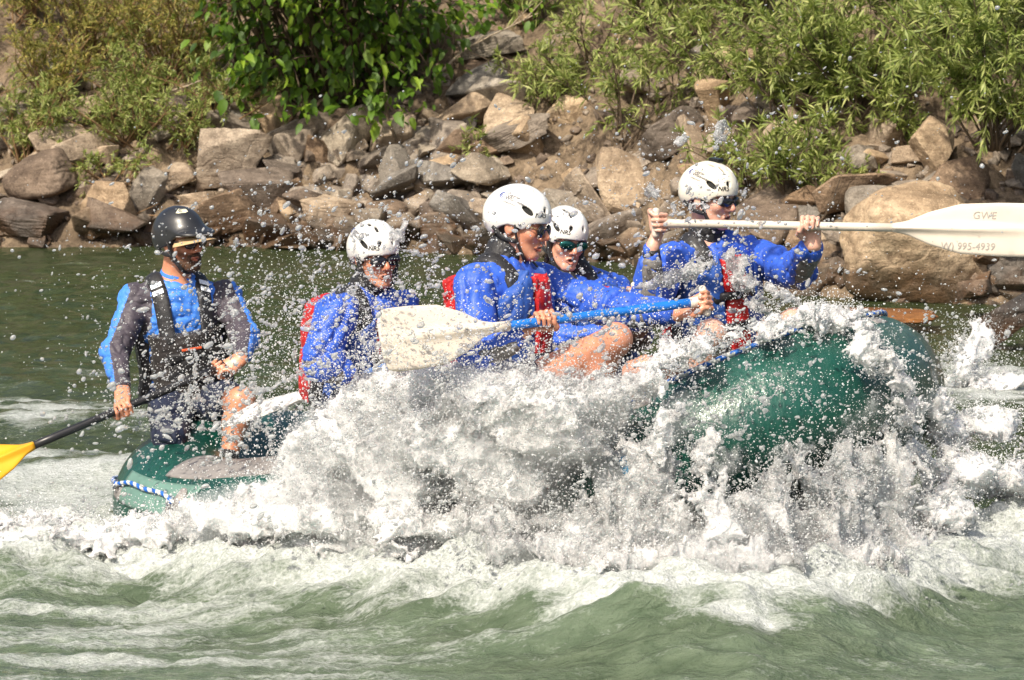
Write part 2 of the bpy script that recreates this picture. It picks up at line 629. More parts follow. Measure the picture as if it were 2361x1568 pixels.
def rock_shape(seed, n, blocky=0.7, sharp=16, rough=0.05):
    r = np.random.default_rng(seed)
    d, f = _CS[n]
    nn, dd = [], []
    for ax in range(3):
        for sg in (-1, 1):
            v = np.zeros(3); v[ax] = sg
            v += r.normal(size=3) * 0.22
            nn.append(unit(v)); dd.append(r.uniform(0.72, 1.0))
    for _ in range(8):
        v = r.normal(size=3)
        nn.append(unit(v)); dd.append(r.uniform(0.85, 1.25) if r.random() < blocky else r.uniform(0.7, 1.0))
    q = np.maximum(d @ np.array(nn).T, 0) / np.array(dd)
    rad = 1 / (np.power(q, sharp).sum(1)) ** (1 / sharp)
    v = d * rad[:, None]
    off = r.uniform(0, 90, 3)
    v = v + d * (rough * fbm(v * 2.0 + off, 4, 0.55))[:, None]
    if n >= 20:
        lay = (v @ unit(r.normal(size=3) * (0.4, 0.4, 1))) * 5.5 + 1.3 * pnoise(v * 1.5 + off)
        v = v - d * (0.018 * np.abs(np.sin(lay * math.pi)) ** 6)[:, None]
    v -= (v.max(0) + v.min(0)) / 2
    return v / (v.max(0) - v.min(0)), f          # unit extents
_rock_no = [0]
def big_stone(name, label, cat, u, v, w, h, mat, tilt=0.0, seed=None, depth=0.85, yaw=0.25, blocky=0.7, y=None, sharp=26, group=None, rough=0.05):
    _rock_no[0] += 1
    seed = seed if seed is not None else 100 + _rock_no[0]
    vert, f = rock_shape(seed, 26, blocky, sharp if sharp < 12 else 60, rough)
    hit = ground_hit(u, v + h * 0.42)
    yy = (hit[1] + 0.02 if y is None else y) 
    c = P(u, v, yy)
    k = (yy + CAM_D) / F_T
    W, H = w * k, h * k
    a = math.radians(tilt)
    # extents are those seen after the tilt, so undo it when choosing the stone's own size
    ca, sa = abs(math.cos(a)), abs(math.sin(a))
    den = ca * ca - sa * sa
    if abs(den) > 0.25:
        w0, h0 = (W * ca - H * sa) / den, (H * ca - W * sa) / den
        if min(w0, h0) > 0.25 * min(W, H):
            W, H = w0 * 1.06, h0 * 1.06
    p = vert * np.array((W, max(W, H) * depth, H))
    yw = math.radians(np.random.default_rng(seed).uniform(-1, 1) * 60 * yaw)
    Rz = np.array(((math.cos(yw), -math.sin(yw), 0), (math.sin(yw), math.cos(yw), 0), (0, 0, 1)))
    Ry = np.array(((math.cos(a), 0, math.sin(a)), (0, 1, 0), (-math.sin(a), 0, math.cos(a))))
    p = p @ Rz.T @ Ry.T
    me = mesh_from(name, p, f)
    if sharp >= 12:
        me.set_sharp_from_angle(angle=math.radians(26))
    o = obj(name, me, mat)
    o.location = c + np.array((0, max(W, H) * depth * 0.22, 0))
    return tag(o, label, cat, group)

B = big_stone
T, W_, G = M_stone_tan, M_stone_brown, M_stone_grey
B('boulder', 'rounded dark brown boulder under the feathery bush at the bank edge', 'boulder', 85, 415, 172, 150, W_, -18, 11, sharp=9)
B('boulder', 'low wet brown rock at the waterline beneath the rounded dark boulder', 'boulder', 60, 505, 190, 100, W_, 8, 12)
B('boulder', 'pale boulder with a dark right-hand face standing at the waterline', 'boulder', 236, 488, 172, 158, T, -10, 13)
B('boulder', 'small brown wet stone wedged below the pale boulder by the water', 'boulder', 330, 520, 70, 60, W_, 0, 14)
B('stone_slab', 'thin plank-like grey slab leaning between the pale boulder and oblong stone', 'stone', 337, 447, 78, 128, G, 28, 15, depth=0.25)
B('boulder', 'oblong pale tan boulder lying against the big square block', 'boulder', 396, 410, 118, 92, T, -24, 16, sharp=10)
B('boulder', 'biggest square tan block on the bank, flat face toward the river', 'boulder', 528, 368, 182, 184, T, 12, 17, depth=0.7, blocky=0.95, sharp=26)
B('boulder', 'tan block with dark underside tucked behind the big square block', 'boulder', 655, 335, 130, 118, T, -26, 18, blocky=0.9)
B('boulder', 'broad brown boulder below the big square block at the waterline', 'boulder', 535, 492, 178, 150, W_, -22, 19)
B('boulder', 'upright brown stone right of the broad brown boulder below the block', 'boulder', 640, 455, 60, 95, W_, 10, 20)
B('boulder', 'wide pale brown boulder with flat top above the water behind the smiling paddler', 'boulder', 765, 500, 165, 105, T, 6, 21)
B('boulder', 'round brown boulder at the waterline behind the smiling paddler', 'boulder', 905, 500, 120, 80, W_, 0, 22, sharp=9)
B('boulder', 'long low brown rock at the waterline left of the tall helmet', 'boulder', 1040, 520, 150, 95, W_, -5, 23)
B('boulder', 'squarish tan stone on top of the rubble below the leafy shrub', 'stone', 905, 380, 84, 78, T, 12, 24, blocky=0.95, sharp=24)
B('stone_slab', 'flat pale slab lying on the rubble left of the squarish stone', 'stone', 790, 398, 96, 44, T, 4, 25, sharp=22)
B('stone_slab', 'narrow tan slab tilted down to the right in the rubble', 'stone', 868, 432, 96, 52, T, 32, 26, sharp=22)
B('stone_slab', 'pale pointed slab beside the tall paddler\'s helmet', 'stone', 1040, 420, 92, 52, T, -22, 27, sharp=22)
B('boulder', 'tan wedge stone high in the rubble under the leafy shrub', 'stone', 805, 345, 86, 62, T, -18, 28)
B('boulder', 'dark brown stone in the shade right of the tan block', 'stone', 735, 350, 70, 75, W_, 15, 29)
B('boulder', 'long brown block jutting out below the willow sprays', 'boulder', 1195, 305, 190, 130, T, -24, 30, blocky=0.95, sharp=24)
B('boulder', 'cracked brown block under the jutting block above the tall helmet', 'boulder', 1120, 350, 120, 90, W_, -18, 31, blocky=0.95, sharp=22)
B('boulder', 'grey stone at the foot of the cracked brown block', 'stone', 985, 330, 76, 84, G, -40, 32)
B('boulder', 'large smooth tan boulder behind the woman\'s shoulder at the waterline', 'boulder', 1405, 545, 178, 128, T, -10, 33, sharp=9)
B('boulder', 'low brown rock at the waterline right of the large smooth tan boulder', 'boulder', 1530, 570, 110, 90, W_, 5, 34)
B('boulder', 'giant grey brown boulder with a hollow shaded side behind the white blade', 'boulder', 2145, 572, 384, 284, T, 0, 61, y=10.6, sharp=11, rough=0.07, depth=0.6, yaw=0.1)
B('boulder', 'rounded pale grey boulder leaning on the giant boulder', 'boulder', 2003, 492, 128, 142, G, 8, 36, sharp=8)
B('boulder', 'striped grey boulder lying above the giant boulder', 'boulder', 2138, 432, 148, 112, G, -32, 37)
B('boulder', 'tan wedge boulder below the willow, pointing down the slope', 'boulder', 2150, 335, 136, 140, T, 34, 38)
B('boulder', 'dark brown boulder in the gap left of the striped boulder', 'boulder', 1935, 395, 96, 92, W_, 20, 39)
B('stone', 'small pale cube-shaped stone in the shallows left of the giant boulder', 'stone', 1935, 612, 50, 48, T, 22, 40, blocky=1, sharp=30)
B('boulder', 'dark striped slate rock rising from the river at the splash', 'boulder', 2322, 745, 170, 150, M_stone_slate, -30, 41, y=7.6, blocky=0.9)
B('stone', 'wet brown stone between the giant boulder and the slate rock', 'stone', 2250, 670, 90, 56, W_, -8, 42, y=9.6)
B('stone', 'grey upright stone at the shore past the giant boulder', 'stone', 2335, 640, 62, 90, G, 14, 43, y=10.6)
B('submerged_stone', 'flat orange stone just breaking the surface beyond the bow', 'stone', 2050, 732, 230, 26, M_stone_orange, 1, 44, y=8.7, depth=0.9, sharp=8, rough=0.12)
B('boulder', 'brown rounded stone under the paddler\'s raised elbow at the shore', 'stone', 1860, 560, 96, 80, W_, 0, 45)
B('boulder', 'dull tan stone below the willow right of the raised helmet', 'stone', 1795, 500, 120, 82, T, -12, 46)
B('boulder', 'pale boulder half hidden in feathery grass up the left slope', 'boulder', 215, 240, 130, 90, T, -20, 47)
B('boulder', 'brown boulder behind feathery grass on the left slope', 'boulder', 430, 250, 130, 80, W_, 14, 48)
B('boulder', 'tan ledge stone high on the left slope beside orange twigs', 'boulder', 60, 285, 150, 70, T, 6, 49)
B('boulder', 'broad bedrock slab lying on the bare slope above the smooth tan boulder', 'boulder', 1420, 395, 240, 120, T, -18, 50, rough=0.09)
B('boulder', 'angular grey ledge under the willow roots', 'boulder', 1560, 300, 190, 100, W_, -24, 51, blocky=0.95, sharp=20)
B('boulder', 'grey ledge stone high in the gap between leafy shrub and willow', 'boulder', 1130, 105, 150, 90, G, -14, 52, blocky=0.95, sharp=20)
B('boulder', 'tan ledge stone seen through the upper willow leaves', 'boulder', 1700, 130, 150, 80, T, -10, 53, blocky=0.95)
B('boulder', 'flat grey slab under the dark ledge right of the leafy shrub', 'stone', 1100, 195, 170, 70, G, -26, 54, blocky=0.95, sharp=22)

B('boulder', 'low tan boulder at the bank edge upstream of the rounded dark boulder', 'boulder', -130, 470, 200, 150, T, 8, 71)
B('boulder', 'brown boulder further upstream along the waterline', 'boulder', -420, 490, 220, 140, W_, -10, 72)
B('boulder', 'grey boulder downstream of the slate rock at the waterline', 'boulder', 2520, 600, 220, 170, G, 12, 73)
# rubble: sixteen angular shapes (convex hulls with chipped corners) shared by many stones
import bmesh
def hull_stone(seed, n=15):
    r = np.random.default_rng(seed)
    p = r.uniform(-1, 1, (n, 3))
    p = p / np.maximum(np.abs(p).max(1), 1e-3)[:, None] * r.uniform(0.72, 1.0, (n, 1))     # points near a box: blocky, flat-sided
    bm = bmesh.new()
    for q in p:
        bm.verts.new(q)
    bmesh.ops.convex_hull(bm, input=bm.verts)
    bmesh.ops.delete(bm, geom=[v for v in bm.verts if not v.link_faces], context='VERTS')
    bmesh.ops.dissolve_limit(bm, angle_limit=0.12, verts=bm.verts, edges=bm.edges)
    bmesh.ops.bevel(bm, geom=list(bm.edges), offset=0.05, segments=1, affect='EDGES')
    me = bpy.data.meshes.new('rubble')
    bm.to_mesh(me)
    bm.free()
    co = np.array([v.co[:] for v in me.vertices])
    co -= (co.max(0) + co.min(0)) / 2
    co /= co.max(0) - co.min(0)
    me.vertices.foreach_set('co', co.astype(np.float32).ravel())
    me.update()
    return me
_rub = []
for k in range(16):
    for m in (T, W_, G):
        me = hull_stone(300 + k, 13 + k % 5)
        me.materials.append(m)
        _rub.append((me, m))
def rubble():
    r = np.random.default_rng(21)
    spots = []
    zones = [(0, 700, 180, 560, 44), (640, 1150, 300, 590, 88), (1150, 1650, 300, 600, 44), (1650, 2361, 330, 680, 56), (1000, 1900, 60, 300, 26), (-700, 0, 330, 560, 26), (2361, 2900, 380, 660, 20)]
    n = 0
    line = [(uu, float(np.interp(uu, (0, 800, 1400, 1900, 2361), (556, 572, 602, 680, 690))) + r.uniform(-26, 8)) for uu in r.uniform(0, 2361, 42)]
    for (u0, u1, v0, v1, cnt) in zones + [(0, 0, 0, 0, len(line))]:
        for k in range(cnt):
            u, v = (r.uniform(u0, u1), r.uniform(v0, v1)) if u1 else line[k]
            hit = ground_hit(u, v)
            s = hit[1] - shore(hit[0])
            if 1225 < u < 1590 and 285 < v < 455:
                continue
            if s < -0.25:
                continue
            size = float(np.clip(r.lognormal(math.log(0.21), 0.42), 0.09, 0.42))
            me, m = _rub[r.integers(0, len(_rub) // 3) * 3 + r.choice(3, p=(0.5, 0.28, 0.22))]
            o = obj('rubble_stone', me)
            o.scale = (size * r.uniform(0.9, 1.7), size * r.uniform(0.8, 1.3), size * r.uniform(0.45, 0.85))
            o.rotation_euler = (r.normal() * 0.35, r.normal() * 0.45 - 0.1, r.uniform(0, 6.28))
            o.location = (hit[0], hit[1], float(ground(hit[:1], hit[1:2])[0]) + size * r.uniform(0.05, 0.28))
            kind = {T: 'tan', W_: 'dark brown', G: 'grey'}[m]
            place = ('in the loose rubble below the leafy shrub' if 620 < u < 1150 else 'among the stones under the feathery bushes' if u <= 620 else 'on the bare slope above the woman' if u < 1660 else 'below the willows near the giant boulder')
            if v > np.interp(u, (0, 800, 1400, 1900, 2361), (556, 572, 602, 680, 690)) - 32:
                place = ('at the waterline under the square block' if u < 700 else 'at the waterline behind the smiling paddler' if u < 1200 else 'at the waterline behind the woman' if u < 1700 else 'at the waterline beside the giant boulder')
            big = 'head-sized' if size > 0.2 else 'hand-sized' if size > 0.13 else 'fist-sized'
            tag(o, f'{big} angular {kind} stone {place}', 'stone', f'{big} {kind} stones {place}')
            n += 1
rubble()

def gravel():
    """broken stone too small to pick apart, scattered over the whole slope"""
    r = np.random.default_rng(23)
    n = 3200
    x = r.uniform(-7.0, 6.4, n); s = np.abs(r.normal(0.9, 0.95, n)) - 0.1
    y = shore(x) + s
    z = ground(x, y)
    hm = hull_stone(402, 12)
    hm2 = bmesh.new(); hm2.from_mesh(hm); bmesh.ops.triangulate(hm2, faces=hm2.faces); hm2.to_mesh(hm); hm2.free()
    tv = np.array([q.co[:] for q in hm.vertices]); tf = np.array([q.vertices[:] for q in hm.polygons])
    bpy.data.meshes.remove(hm)
    tv = tv[:, :]
    size = np.clip(r.lognormal(math.log(0.060), 0.5, n), 0.02, 0.15)
    a, b = r.uniform(0, 6.28, n), r.normal(0, 0.5, n)
    ca, sa, cb, sb = np.cos(a), np.sin(a), np.cos(b), np.sin(b)
    v = tv[None] * (size[:, None] * r.uniform(0.55, 1.4, (n, 3)) * (1, 1, 0.75))[:, None, :]
    v = np.stack([v[..., 0] * cb[:, None] + v[..., 2] * sb[:, None], v[..., 1], -v[..., 0] * sb[:, None] + v[..., 2] * cb[:, None]], -1)
    v = np.stack([v[..., 0] * ca[:, None] - v[..., 1] * sa[:, None], v[..., 0] * sa[:, None] + v[..., 1] * ca[:, None], v[..., 2]], -1)
    v = v + np.stack([x, y, z + size * 0.15], -1)[:, None, :]
    f = (np.arange(n)[:, None, None] * len(tv) + tf[None])
    for q, (m, nm) in enumerate(((T, 'tan'), (W_, 'brown'))):
        pick = np.arange(n)[q::2]
        ff = (np.arange(len(pick))[:, None, None] * len(tv) + tf[None]).reshape(-1, 3)
        o = obj('gravel', mesh_from('gravel', v[pick].reshape(-1, 3), ff, smooth=False), m)
        o['kind'] = 'stuff'
        tag(o, f'loose broken {nm} stone chips covering the slope', 'gravel')
gravel()

# ================================================================ plants on the bank
def leaf_material(name, c0, c1, c2, trans=0.35):
    t = NT(name)
    rnd = t.attr('leaf').outputs['Fac']
    col = t.ramp(rnd, [(0.0, c0), (0.5, c1), (1.0, c2)])
    pr = t.principled(Base_Color=col, Roughness=0.5, Specular_IOR_Level=0.4)
    tl = t.n('BsdfTranslucent', ins={'Color': t.mix(0.5, col, (0.25, 0.35, 0.02))})
    mx = t.n('MixShader', ins={'Fac': trans})
    t.t.links.new(pr.outputs[0], mx.inputs[1]); t.t.links.new(tl.outputs[0], mx.inputs[2])
    return t.done(mx)
M_leaf_broad = leaf_material('leaf_broad', (0.03, 0.075, 0.008), (0.095, 0.19, 0.014), (0.24, 0.36, 0.03))
M_leaf_willow = leaf_material('leaf_willow', (0.10, 0.15, 0.03), (0.26, 0.32, 0.08), (0.52, 0.54, 0.20))
M_leaf_yellow = leaf_material('leaf_yellow', (0.11, 0.13, 0.03), (0.28, 0.27, 0.07), (0.55, 0.42, 0.12))
M_bark = plain('bark', (0.12, 0.085, 0.055), 0.85, 0.4, 9, 0.6, 50)
M_twig = plain('twig', (0.22, 0.13, 0.06), 0.8, 0.35, 9)
M_dry = plain('dry_branch', (0.36, 0.29, 0.21), 0.85, 0.3, 12)

def frames(d, r):
    """per-leaf side and normal vectors from directions, normals roughly up"""
    up = np.array((0, -0.35, 1.0)) + r.normal(size=d.shape) * 0.55
    s = np.cross(d, up); s /= np.linalg.norm(s, axis=1)[:, None] + 1e-9
    n = np.cross(s, d)
    return s, n
def narrow_leaves(p, d, L, w, r):
    s, n = frames(d, r)
    L = L[:, None]; w = w[:, None]
    bend = n * (-0.10 * L)
    a = p; b = p + d * L * 0.45 + s * w + n * w * 0.5; c = p + d * L + bend; e = p + d * L * 0.45 - s * w + n * w * 0.5
    v = np.stack([a, b, c, e], 1).reshape(-1, 3)
    f = np.arange(len(p) * 4).reshape(-1, 4)
    return v, f
_BL = np.array([(0, 0, 0), (0.38, 0, -0.01), (0.72, 0, -0.05), (1.0, 0, -0.14),
                (0.20, 0.23, 0.05), (0.58, 0.25, 0.02), (0.20, -0.23, 0.05), (0.58, -0.25, 0.02), (0.84, 0.11, -0.06), (0.84, -0.11, -0.06)])
_BLF = np.array([(0, 4, 1), (1, 4, 5), (1, 5, 2), (2, 5, 8), (2, 8, 3), (0, 1, 6), (1, 7, 6), (1, 2, 7), (2, 9, 7), (2, 3, 9)])
def broad_leaves(p, d, L, r):
    s, n = frames(d, r)
    v = (p[:, None, :] + L[:, None, None] * (_BL[None, :, 0:1] * d[:, None] + _BL[None, :, 1:2] * s[:, None] + _BL[None, :, 2:3] * n[:, None])).reshape(-1, 3)
    f = (np.arange(len(p))[:, None, None] * len(_BL) + _BLF[None]).reshape(-1, 3)
    return v, f, s, n

def willow(label, u, v, height, n_stems, lean, mat, spread=0.55, leaf=0.095, wid=0.0068, per=26, seed=1, group='willow shrubs', name='willow_shrub', twig=None, tuft=1.0, y=None, droop=0.25):
    r = np.random.default_rng(seed)
    base = ground_hit(u, v) if y is None else P(u, v, y)
    base[2] = float(ground(base[:1], base[1:2])[0]) if y is None else base[2]
    root = thing(name, label, 'shrub', base, group)
    st_parts, lp, ld = [], [], []
    for k in range(n_stems):
        a = r.uniform(0, 6.28)
        L = height * r.uniform(0.6, 1.1)
        dirh = np.array((math.cos(a), math.sin(a) * 0.8, 0)) * spread * r.uniform(0.3, 1.2) + np.array((lean[0], lean[1], 0))
        b0 = base + np.array((r.normal() * 0.06, r.normal() * 0.06, -0.05))
        tip = b0 + np.array((dirh[0], dirh[1], 1.0)) * L
        tip[2] -= droop * L * np.linalg.norm(dirh[:2])
        mid = b0 * 0.5 + tip * 0.5 + np.array((r.normal() * 0.06, r.normal() * 0.06, 0.10 * L))
        path = spline([b0, mid, tip], 12)
        st_parts.append(sweep(path, np.linspace(0.009, 0.0025, 12) * (0.7 + height * 0.3), 5))
        nt = int(5 * tuft * L / 0.8) + 3
        for q in range(nt):
            tt = r.uniform(0.22, 1.0)
            p0 = path[int(tt * 11)]
            dd = unit(unit(tip - b0) * 0.6 + r.normal(size=3) * 0.75 + np.array((0, -0.15, 0.15)))
            tl = r.uniform(0.12, 0.30) * (0.6 + 0.4 * height)
            tp = spline([p0, p0 + dd * tl * 0.55 + (0, 0, 0.02), p0 + dd * tl + (0, 0, -0.03)], 6)
            st_parts.append(sweep(tp, np.linspace(0.003, 0.0012, 6), 3))
            m = int(per * tl / 0.22)
            ts = r.uniform(0.1, 1.0, m)
            pp = np.stack([np.interp(ts, np.linspace(0, 1, 6), tp[:, c]) for c in range(3)], 1)
            al = unit(tp[-1] - tp[0])
            dirs = al[None] * 0.75 + r.normal(size=(m, 3)) * 0.5
            dirs /= np.linalg.norm(dirs, axis=1)[:, None]
            lp.append(pp); ld.append(dirs)
    lp, ld = np.concatenate(lp), np.concatenate(ld)
    vv, ff = narrow_leaves(lp, ld, leaf * r.uniform(0.55, 1.25, len(lp)), wid * r.uniform(0.7, 1.3, len(lp)), r)
    me = mesh_from('foliage', vv, ff, smooth=False)
    shade = np.clip(r.normal(0.5, 0.27, len(lp)), 0, 1)
    set_attr(me, 'leaf', np.repeat(shade, 4))
    fo = obj('foliage', me, mat, root)
    fo['kind'] = 'stuff'
    sv, sf = join(st_parts)
    obj('stem', mesh_from('stem', sv, sf), twig or M_bark, root)
    return root

def leafy_shrub():
    r = np.random.default_rng(5)
    base = ground_hit(800, 262)
    root = thing('leafy_shrub', 'dense dark green shrub with broad drooping leaves overhanging the boulders', 'shrub', base)
    st, lp, ld = [], [], []
    # branch ends spread over the outline of the crown (seen in the photograph), at several depths
    blobs = [(520, 60, 110, 90), (640, 40, 140, 90), (760, 70, 150, 110), (880, 60, 140, 100), (960, 120, 110, 90), (840, 180, 130, 80),
             (700, 190, 120, 70), (930, 215, 100, 50), (690, 262, 80, 34), (600, 160, 90, 60), (560, 190, 60, 40), (1000, 30, 90, 60), (790, 250, 70, 34), (880, 255, 60, 40), (640, 215, 60, 40), (500, 130, 60, 50), (1040, 90, 50, 60), (1090, 20, 70, 40), (1180, 10, 70, 30)]
    shade_canopy = [(540, -90, 150, 90), (720, -110, 210, 110), (660, -220, 280, 120), (860, -130, 120, 90)]  # unseen leaves added overhead, to block sun and darken the crown's interior
    for (u, v, ru, rv) in blobs + shade_canopy:
        up = v < -50
        nb = int(ru * rv / (300 if up else 640)) + 3
        for k in range(nb):
            a, q = r.uniform(0, 6.28), math.sqrt(r.random())
            uu, vv_ = u + ru * q * math.cos(a), v + rv * q * math.sin(a)
            yy = base[1] + r.choice((-0.55, 0.35, 0.8)) + r.uniform(-0.15, 0.25) - (0.35 if v > 150 else 0) - (r.uniform(0.2, 1.3) if up else 0)
            tip = P(uu, vv_, yy)
            start = base + np.array((r.normal() * 0.25, r.uniform(0, 0.5), r.uniform(0.0, 0.9)))
            start[0] += (tip[0] - base[0]) * 0.35
            start[2] = max(start[2], float(ground(start[:1], start[1:2])[0]))
            mid = (start + tip) / 2 + np.array((0, 0, 0.18))
            path = spline([start, mid, tip], 9)
            if k % 3 == 0:
                st.append(sweep(path, np.linspace(0.012, 0.003, 9), 5))
            dirv = unit(tip - mid)
            m = r.integers(9, 15)
            pp = tip + r.normal(size=(m, 3)) * (0.080, 0.09, 0.085) + dirv * r.uniform(-0.16, 0.02, (m, 1))
            dd = dirv * 0.35 + np.array((0, -0.25, -0.55)) + r.normal(size=(m, 3)) * 0.5
            lp.append(pp); ld.append(dd / np.linalg.norm(dd, axis=1)[:, None])
    lp, ld = np.concatenate(lp), np.concatenate(ld)
    L = np.clip(r.lognormal(math.log(0.085), 0.3, len(lp)), 0.04, 0.15)
    order = np.argsort(lp[:, 1] - 2.0 * L + 5.0 * (lp[:, 2] > 2.05))
    near, rest = order[:300], order[300:]
    vv, ff, _, _ = broad_leaves(lp[rest], ld[rest], L[rest], r)
    me = mesh_from('foliage', vv, ff, smooth=False)
    set_attr(me, 'leaf', np.repeat(np.clip(r.normal(0.36, 0.28, len(rest)), 0, 1), len(_BL)))
    fo = obj('foliage', me, M_leaf_broad, root)
    fo['kind'] = 'stuff'
    protos = []
    for k in range(6):
        m2 = mesh_from('leaf', _BL * (1, (0.72, 0.9, 1.1, 0.8, 1.0, 0.65)[k], 0.6 + 0.4 * k), _BLF, smooth=False)
        set_attr(m2, 'leaf', np.full(len(_BL), (0.1, 0.3, 0.45, 0.6, 0.8, 1.0)[k]))
        m2.materials.append(M_leaf_broad)
        protos.append(m2)
    s, n = frames(ld[near], r)
    for i, q in enumerate(near):
        o = obj('leaf', protos[r.integers(0, 6)], None, root)
        M = np.eye(4)
        M[:3, 0], M[:3, 1], M[:3, 2], M[:3, 3] = ld[q] * L[q], s[i] * L[q], n[i] * L[q], lp[q]
        loc, rot, sca = Matrix(M.tolist()).decompose()
        o.location, o.rotation_euler, o.scale = loc, rot.to_euler(), sca
    for (u0, v0, u1, v1, dy) in ((905, 325, 880, 215, -0.3), (700, 270, 800, 140, -0.2), (640, 250, 860, 60, 0.0)):
        a, b = P(u0, v0, base[1] + dy), P(u1, v1, base[1] + dy + 0.2)
        st.append(sweep(spline([a, (a + b) / 2 + (0.06, 0, 0.0), b], 10), np.linspace(0.022, 0.010, 10), 6))
    sv, sf = join(st)
    obj('stem', mesh_from('stem', sv, sf), M_bark, root)
leafy_shrub()

WG = 'willow shrubs on the bank'
willow('tall grey green willow shrub overhanging the giant boulder', 2290, 330, 1.25, 26, (0.10, -0.25), M_leaf_willow, 0.75, seed=31, y=10.9, per=34, tuft=1.2)
willow('willow shrub hanging its sprays over the tan wedge boulder', 2330, 120, 1.1, 22, (-0.2, -0.35), M_leaf_willow, 0.8, seed=32, y=12.6, per=32)
willow('dense bright willow shrub filling the upper slope right of the raised helmet', 1990, 260, 1.0, 30, (0.0, -0.2), M_leaf_willow, 0.95, seed=33, per=32)
willow('willow shrub with yellowish leaves on the slope above the raised helmet', 1800, 270, 0.85, 24, (0.05, -0.2), M_leaf_willow, 0.95, seed=34, per=30)
willow('loose willow shrub growing low beside the raised white helmet', 1830, 440, 0.62, 16, (-0.05, -0.15), M_leaf_willow, 0.95, seed=35, per=26)
willow('sparse willow sapling with bare stem rising over the bare slope', 1440, 340, 0.95, 9, (-0.12, -0.1), M_leaf_willow, 0.75, seed=36, per=22)
willow('spreading willow shrub reaching over the jutting brown block', 1290, 230, 0.55, 15, (-0.15, -0.25), M_leaf_willow, 1.2, seed=37, per=24)
willow('small willow sprig beside the cracked brown block', 1090, 390, 0.32, 6, (0, -0.1), M_leaf_willow, 0.6, seed=38, per=20, leaf=0.07)
willow('small bright willow tuft hanging below the dense bright willow', 1900, 470, 0.4, 9, (0.2, -0.2), M_leaf_willow, 0.9, seed=39, per=24)
willow('yellow-flecked willow shrub at the top of the slope above the woman', 1480, 60, 0.75, 11, (0.0, -0.3), M_leaf_willow, 1.0, seed=40, per=26)
willow('willow shrub at the very top right of the slope', 2150, 60, 1.1, 26, (-0.1, -0.3), M_leaf_willow, 1.0, seed=41, per=32)
willow('willow shrub at the top of the slope between the two willow thickets', 1720, 40, 0.95, 22, (0.05, -0.3), M_leaf_willow, 0.9, seed=42, per=28)
willow('thin willow stems over the tan wedge boulder', 2080, 330, 0.5, 10, (0.1, -0.2), M_leaf_willow, 0.8, seed=43, per=22)
willow('airy willow shrub on the slope between the bare sapling and the thicket', 1640, 230, 0.75, 11, (0.0, -0.25), M_leaf_willow, 1.1, seed=44, per=26)
willow('airy willow shrub climbing over the grey ledge', 1580, 120, 0.7, 10, (0.0, -0.3), M_leaf_willow, 1.1, seed=45, per=26)
willow('low willow shoots beside the dull tan stone', 1740, 420, 0.45, 12, (0.0, -0.2), M_leaf_willow, 1.1, seed=46, per=24)
willow('willow sprays reaching out from the ledge over the bare slope', 1390, 130, 0.6, 8, (0.0, -0.3), M_leaf_willow, 1.1, seed=47, per=24)
willow('shaded willow shrub at the top of the slope right of the leafy shrub', 1210, 40, 0.6, 16, (0.0, -0.25), M_leaf_willow, 1.0, seed=48, per=24)
FG = 'feathery bushes on the left slope'
feather = dict(group=FG, name='feathery_bush', twig=M_twig)
willow('feathery yellow green bush with orange twigs at the top of the left slope', 210, 150, 0.8, 24, (0.05, -0.2), M_leaf_yellow, 0.8, 0.06, 0.0045, 34, 51, **feather)
willow('tall feathery bush with reddish stems left of the leafy shrub', 390, 190, 0.95, 24, (0.0, -0.25), M_leaf_yellow, 0.7, 0.06, 0.0045, 34, 52, **feather)
willow('grey green feathery bush spilling over the rounded dark boulder', 60, 370, 0.62, 22, (0.05, -0.3), M_leaf_willow, 0.8, 0.06, 0.005, 34, 53, **feather)
willow('green feathery bush spreading over the stones above the pale boulder', 300, 330, 0.55, 24, (0.0, -0.3), M_leaf_willow, 1.1, 0.06, 0.005, 30, 54, **feather)
willow('low green weeds growing out above the plank-like slab', 265, 425, 0.30, 12, (0.1, -0.2), M_leaf_willow, 1.2, 0.05, 0.006, 26, 55, **feather)
willow('feathery weeds hanging beside the oblong pale boulder', 420, 335, 0.42, 14, (0.0, -0.3), M_leaf_willow, 1.0, 0.055, 0.006, 26, 56, **feather)
willow('olive feathery bush at the far top of the left slope', 60, 60, 0.8, 20, (0.0, -0.2), M_leaf_yellow, 0.9, 0.06, 0.005, 30, 57, **feather)
willow('tangled olive bush under the leafy shrub beside the tan block', 520, 270, 0.5, 18, (0.0, -0.3), M_leaf_willow, 1.0, 0.055, 0.005, 28, 58, **feather)

willow('feathery olive bush on the left slope between the pale boulder and orange twigs', 120, 230, 0.6, 22, (0.05, -0.3), M_leaf_yellow, 1.0, 0.06, 0.005, 30, 59, **feather)
willow('feathery green bush in front of the tall reddish-stemmed bush', 330, 250, 0.6, 22, (0.0, -0.3), M_leaf_willow, 1.0, 0.06, 0.005, 30, 60, **feather)
willow('yellow feathery bush at the top of the slope beside the leafy shrub', 330, 60, 0.7, 20, (0.0, -0.3), M_leaf_yellow, 1.0, 0.06, 0.005, 30, 61, **feather)
willow('feathery bush upstream on the bank past the rounded dark boulder', -200, 330, 0.7, 22, (0.0, -0.25), M_leaf_willow, 1.0, 0.06, 0.005, 30, 62, **feather)
willow('yellow feathery bush high on the bank upstream', -180, 120, 0.8, 22, (0.0, -0.25), M_leaf_yellow, 1.0, 0.06, 0.005, 30, 63, **feather)
willow('green feathery bush furthest upstream on the slope', -480, 220, 0.9, 24, (0.0, -0.25), M_leaf_willow, 1.0, 0.06, 0.005, 30, 64, **feather)
willow('willow shrub downstream of the giant boulder', 2560, 350, 1.1, 26, (0.0, -0.25), M_leaf_willow, 0.9, seed=65, per=28)
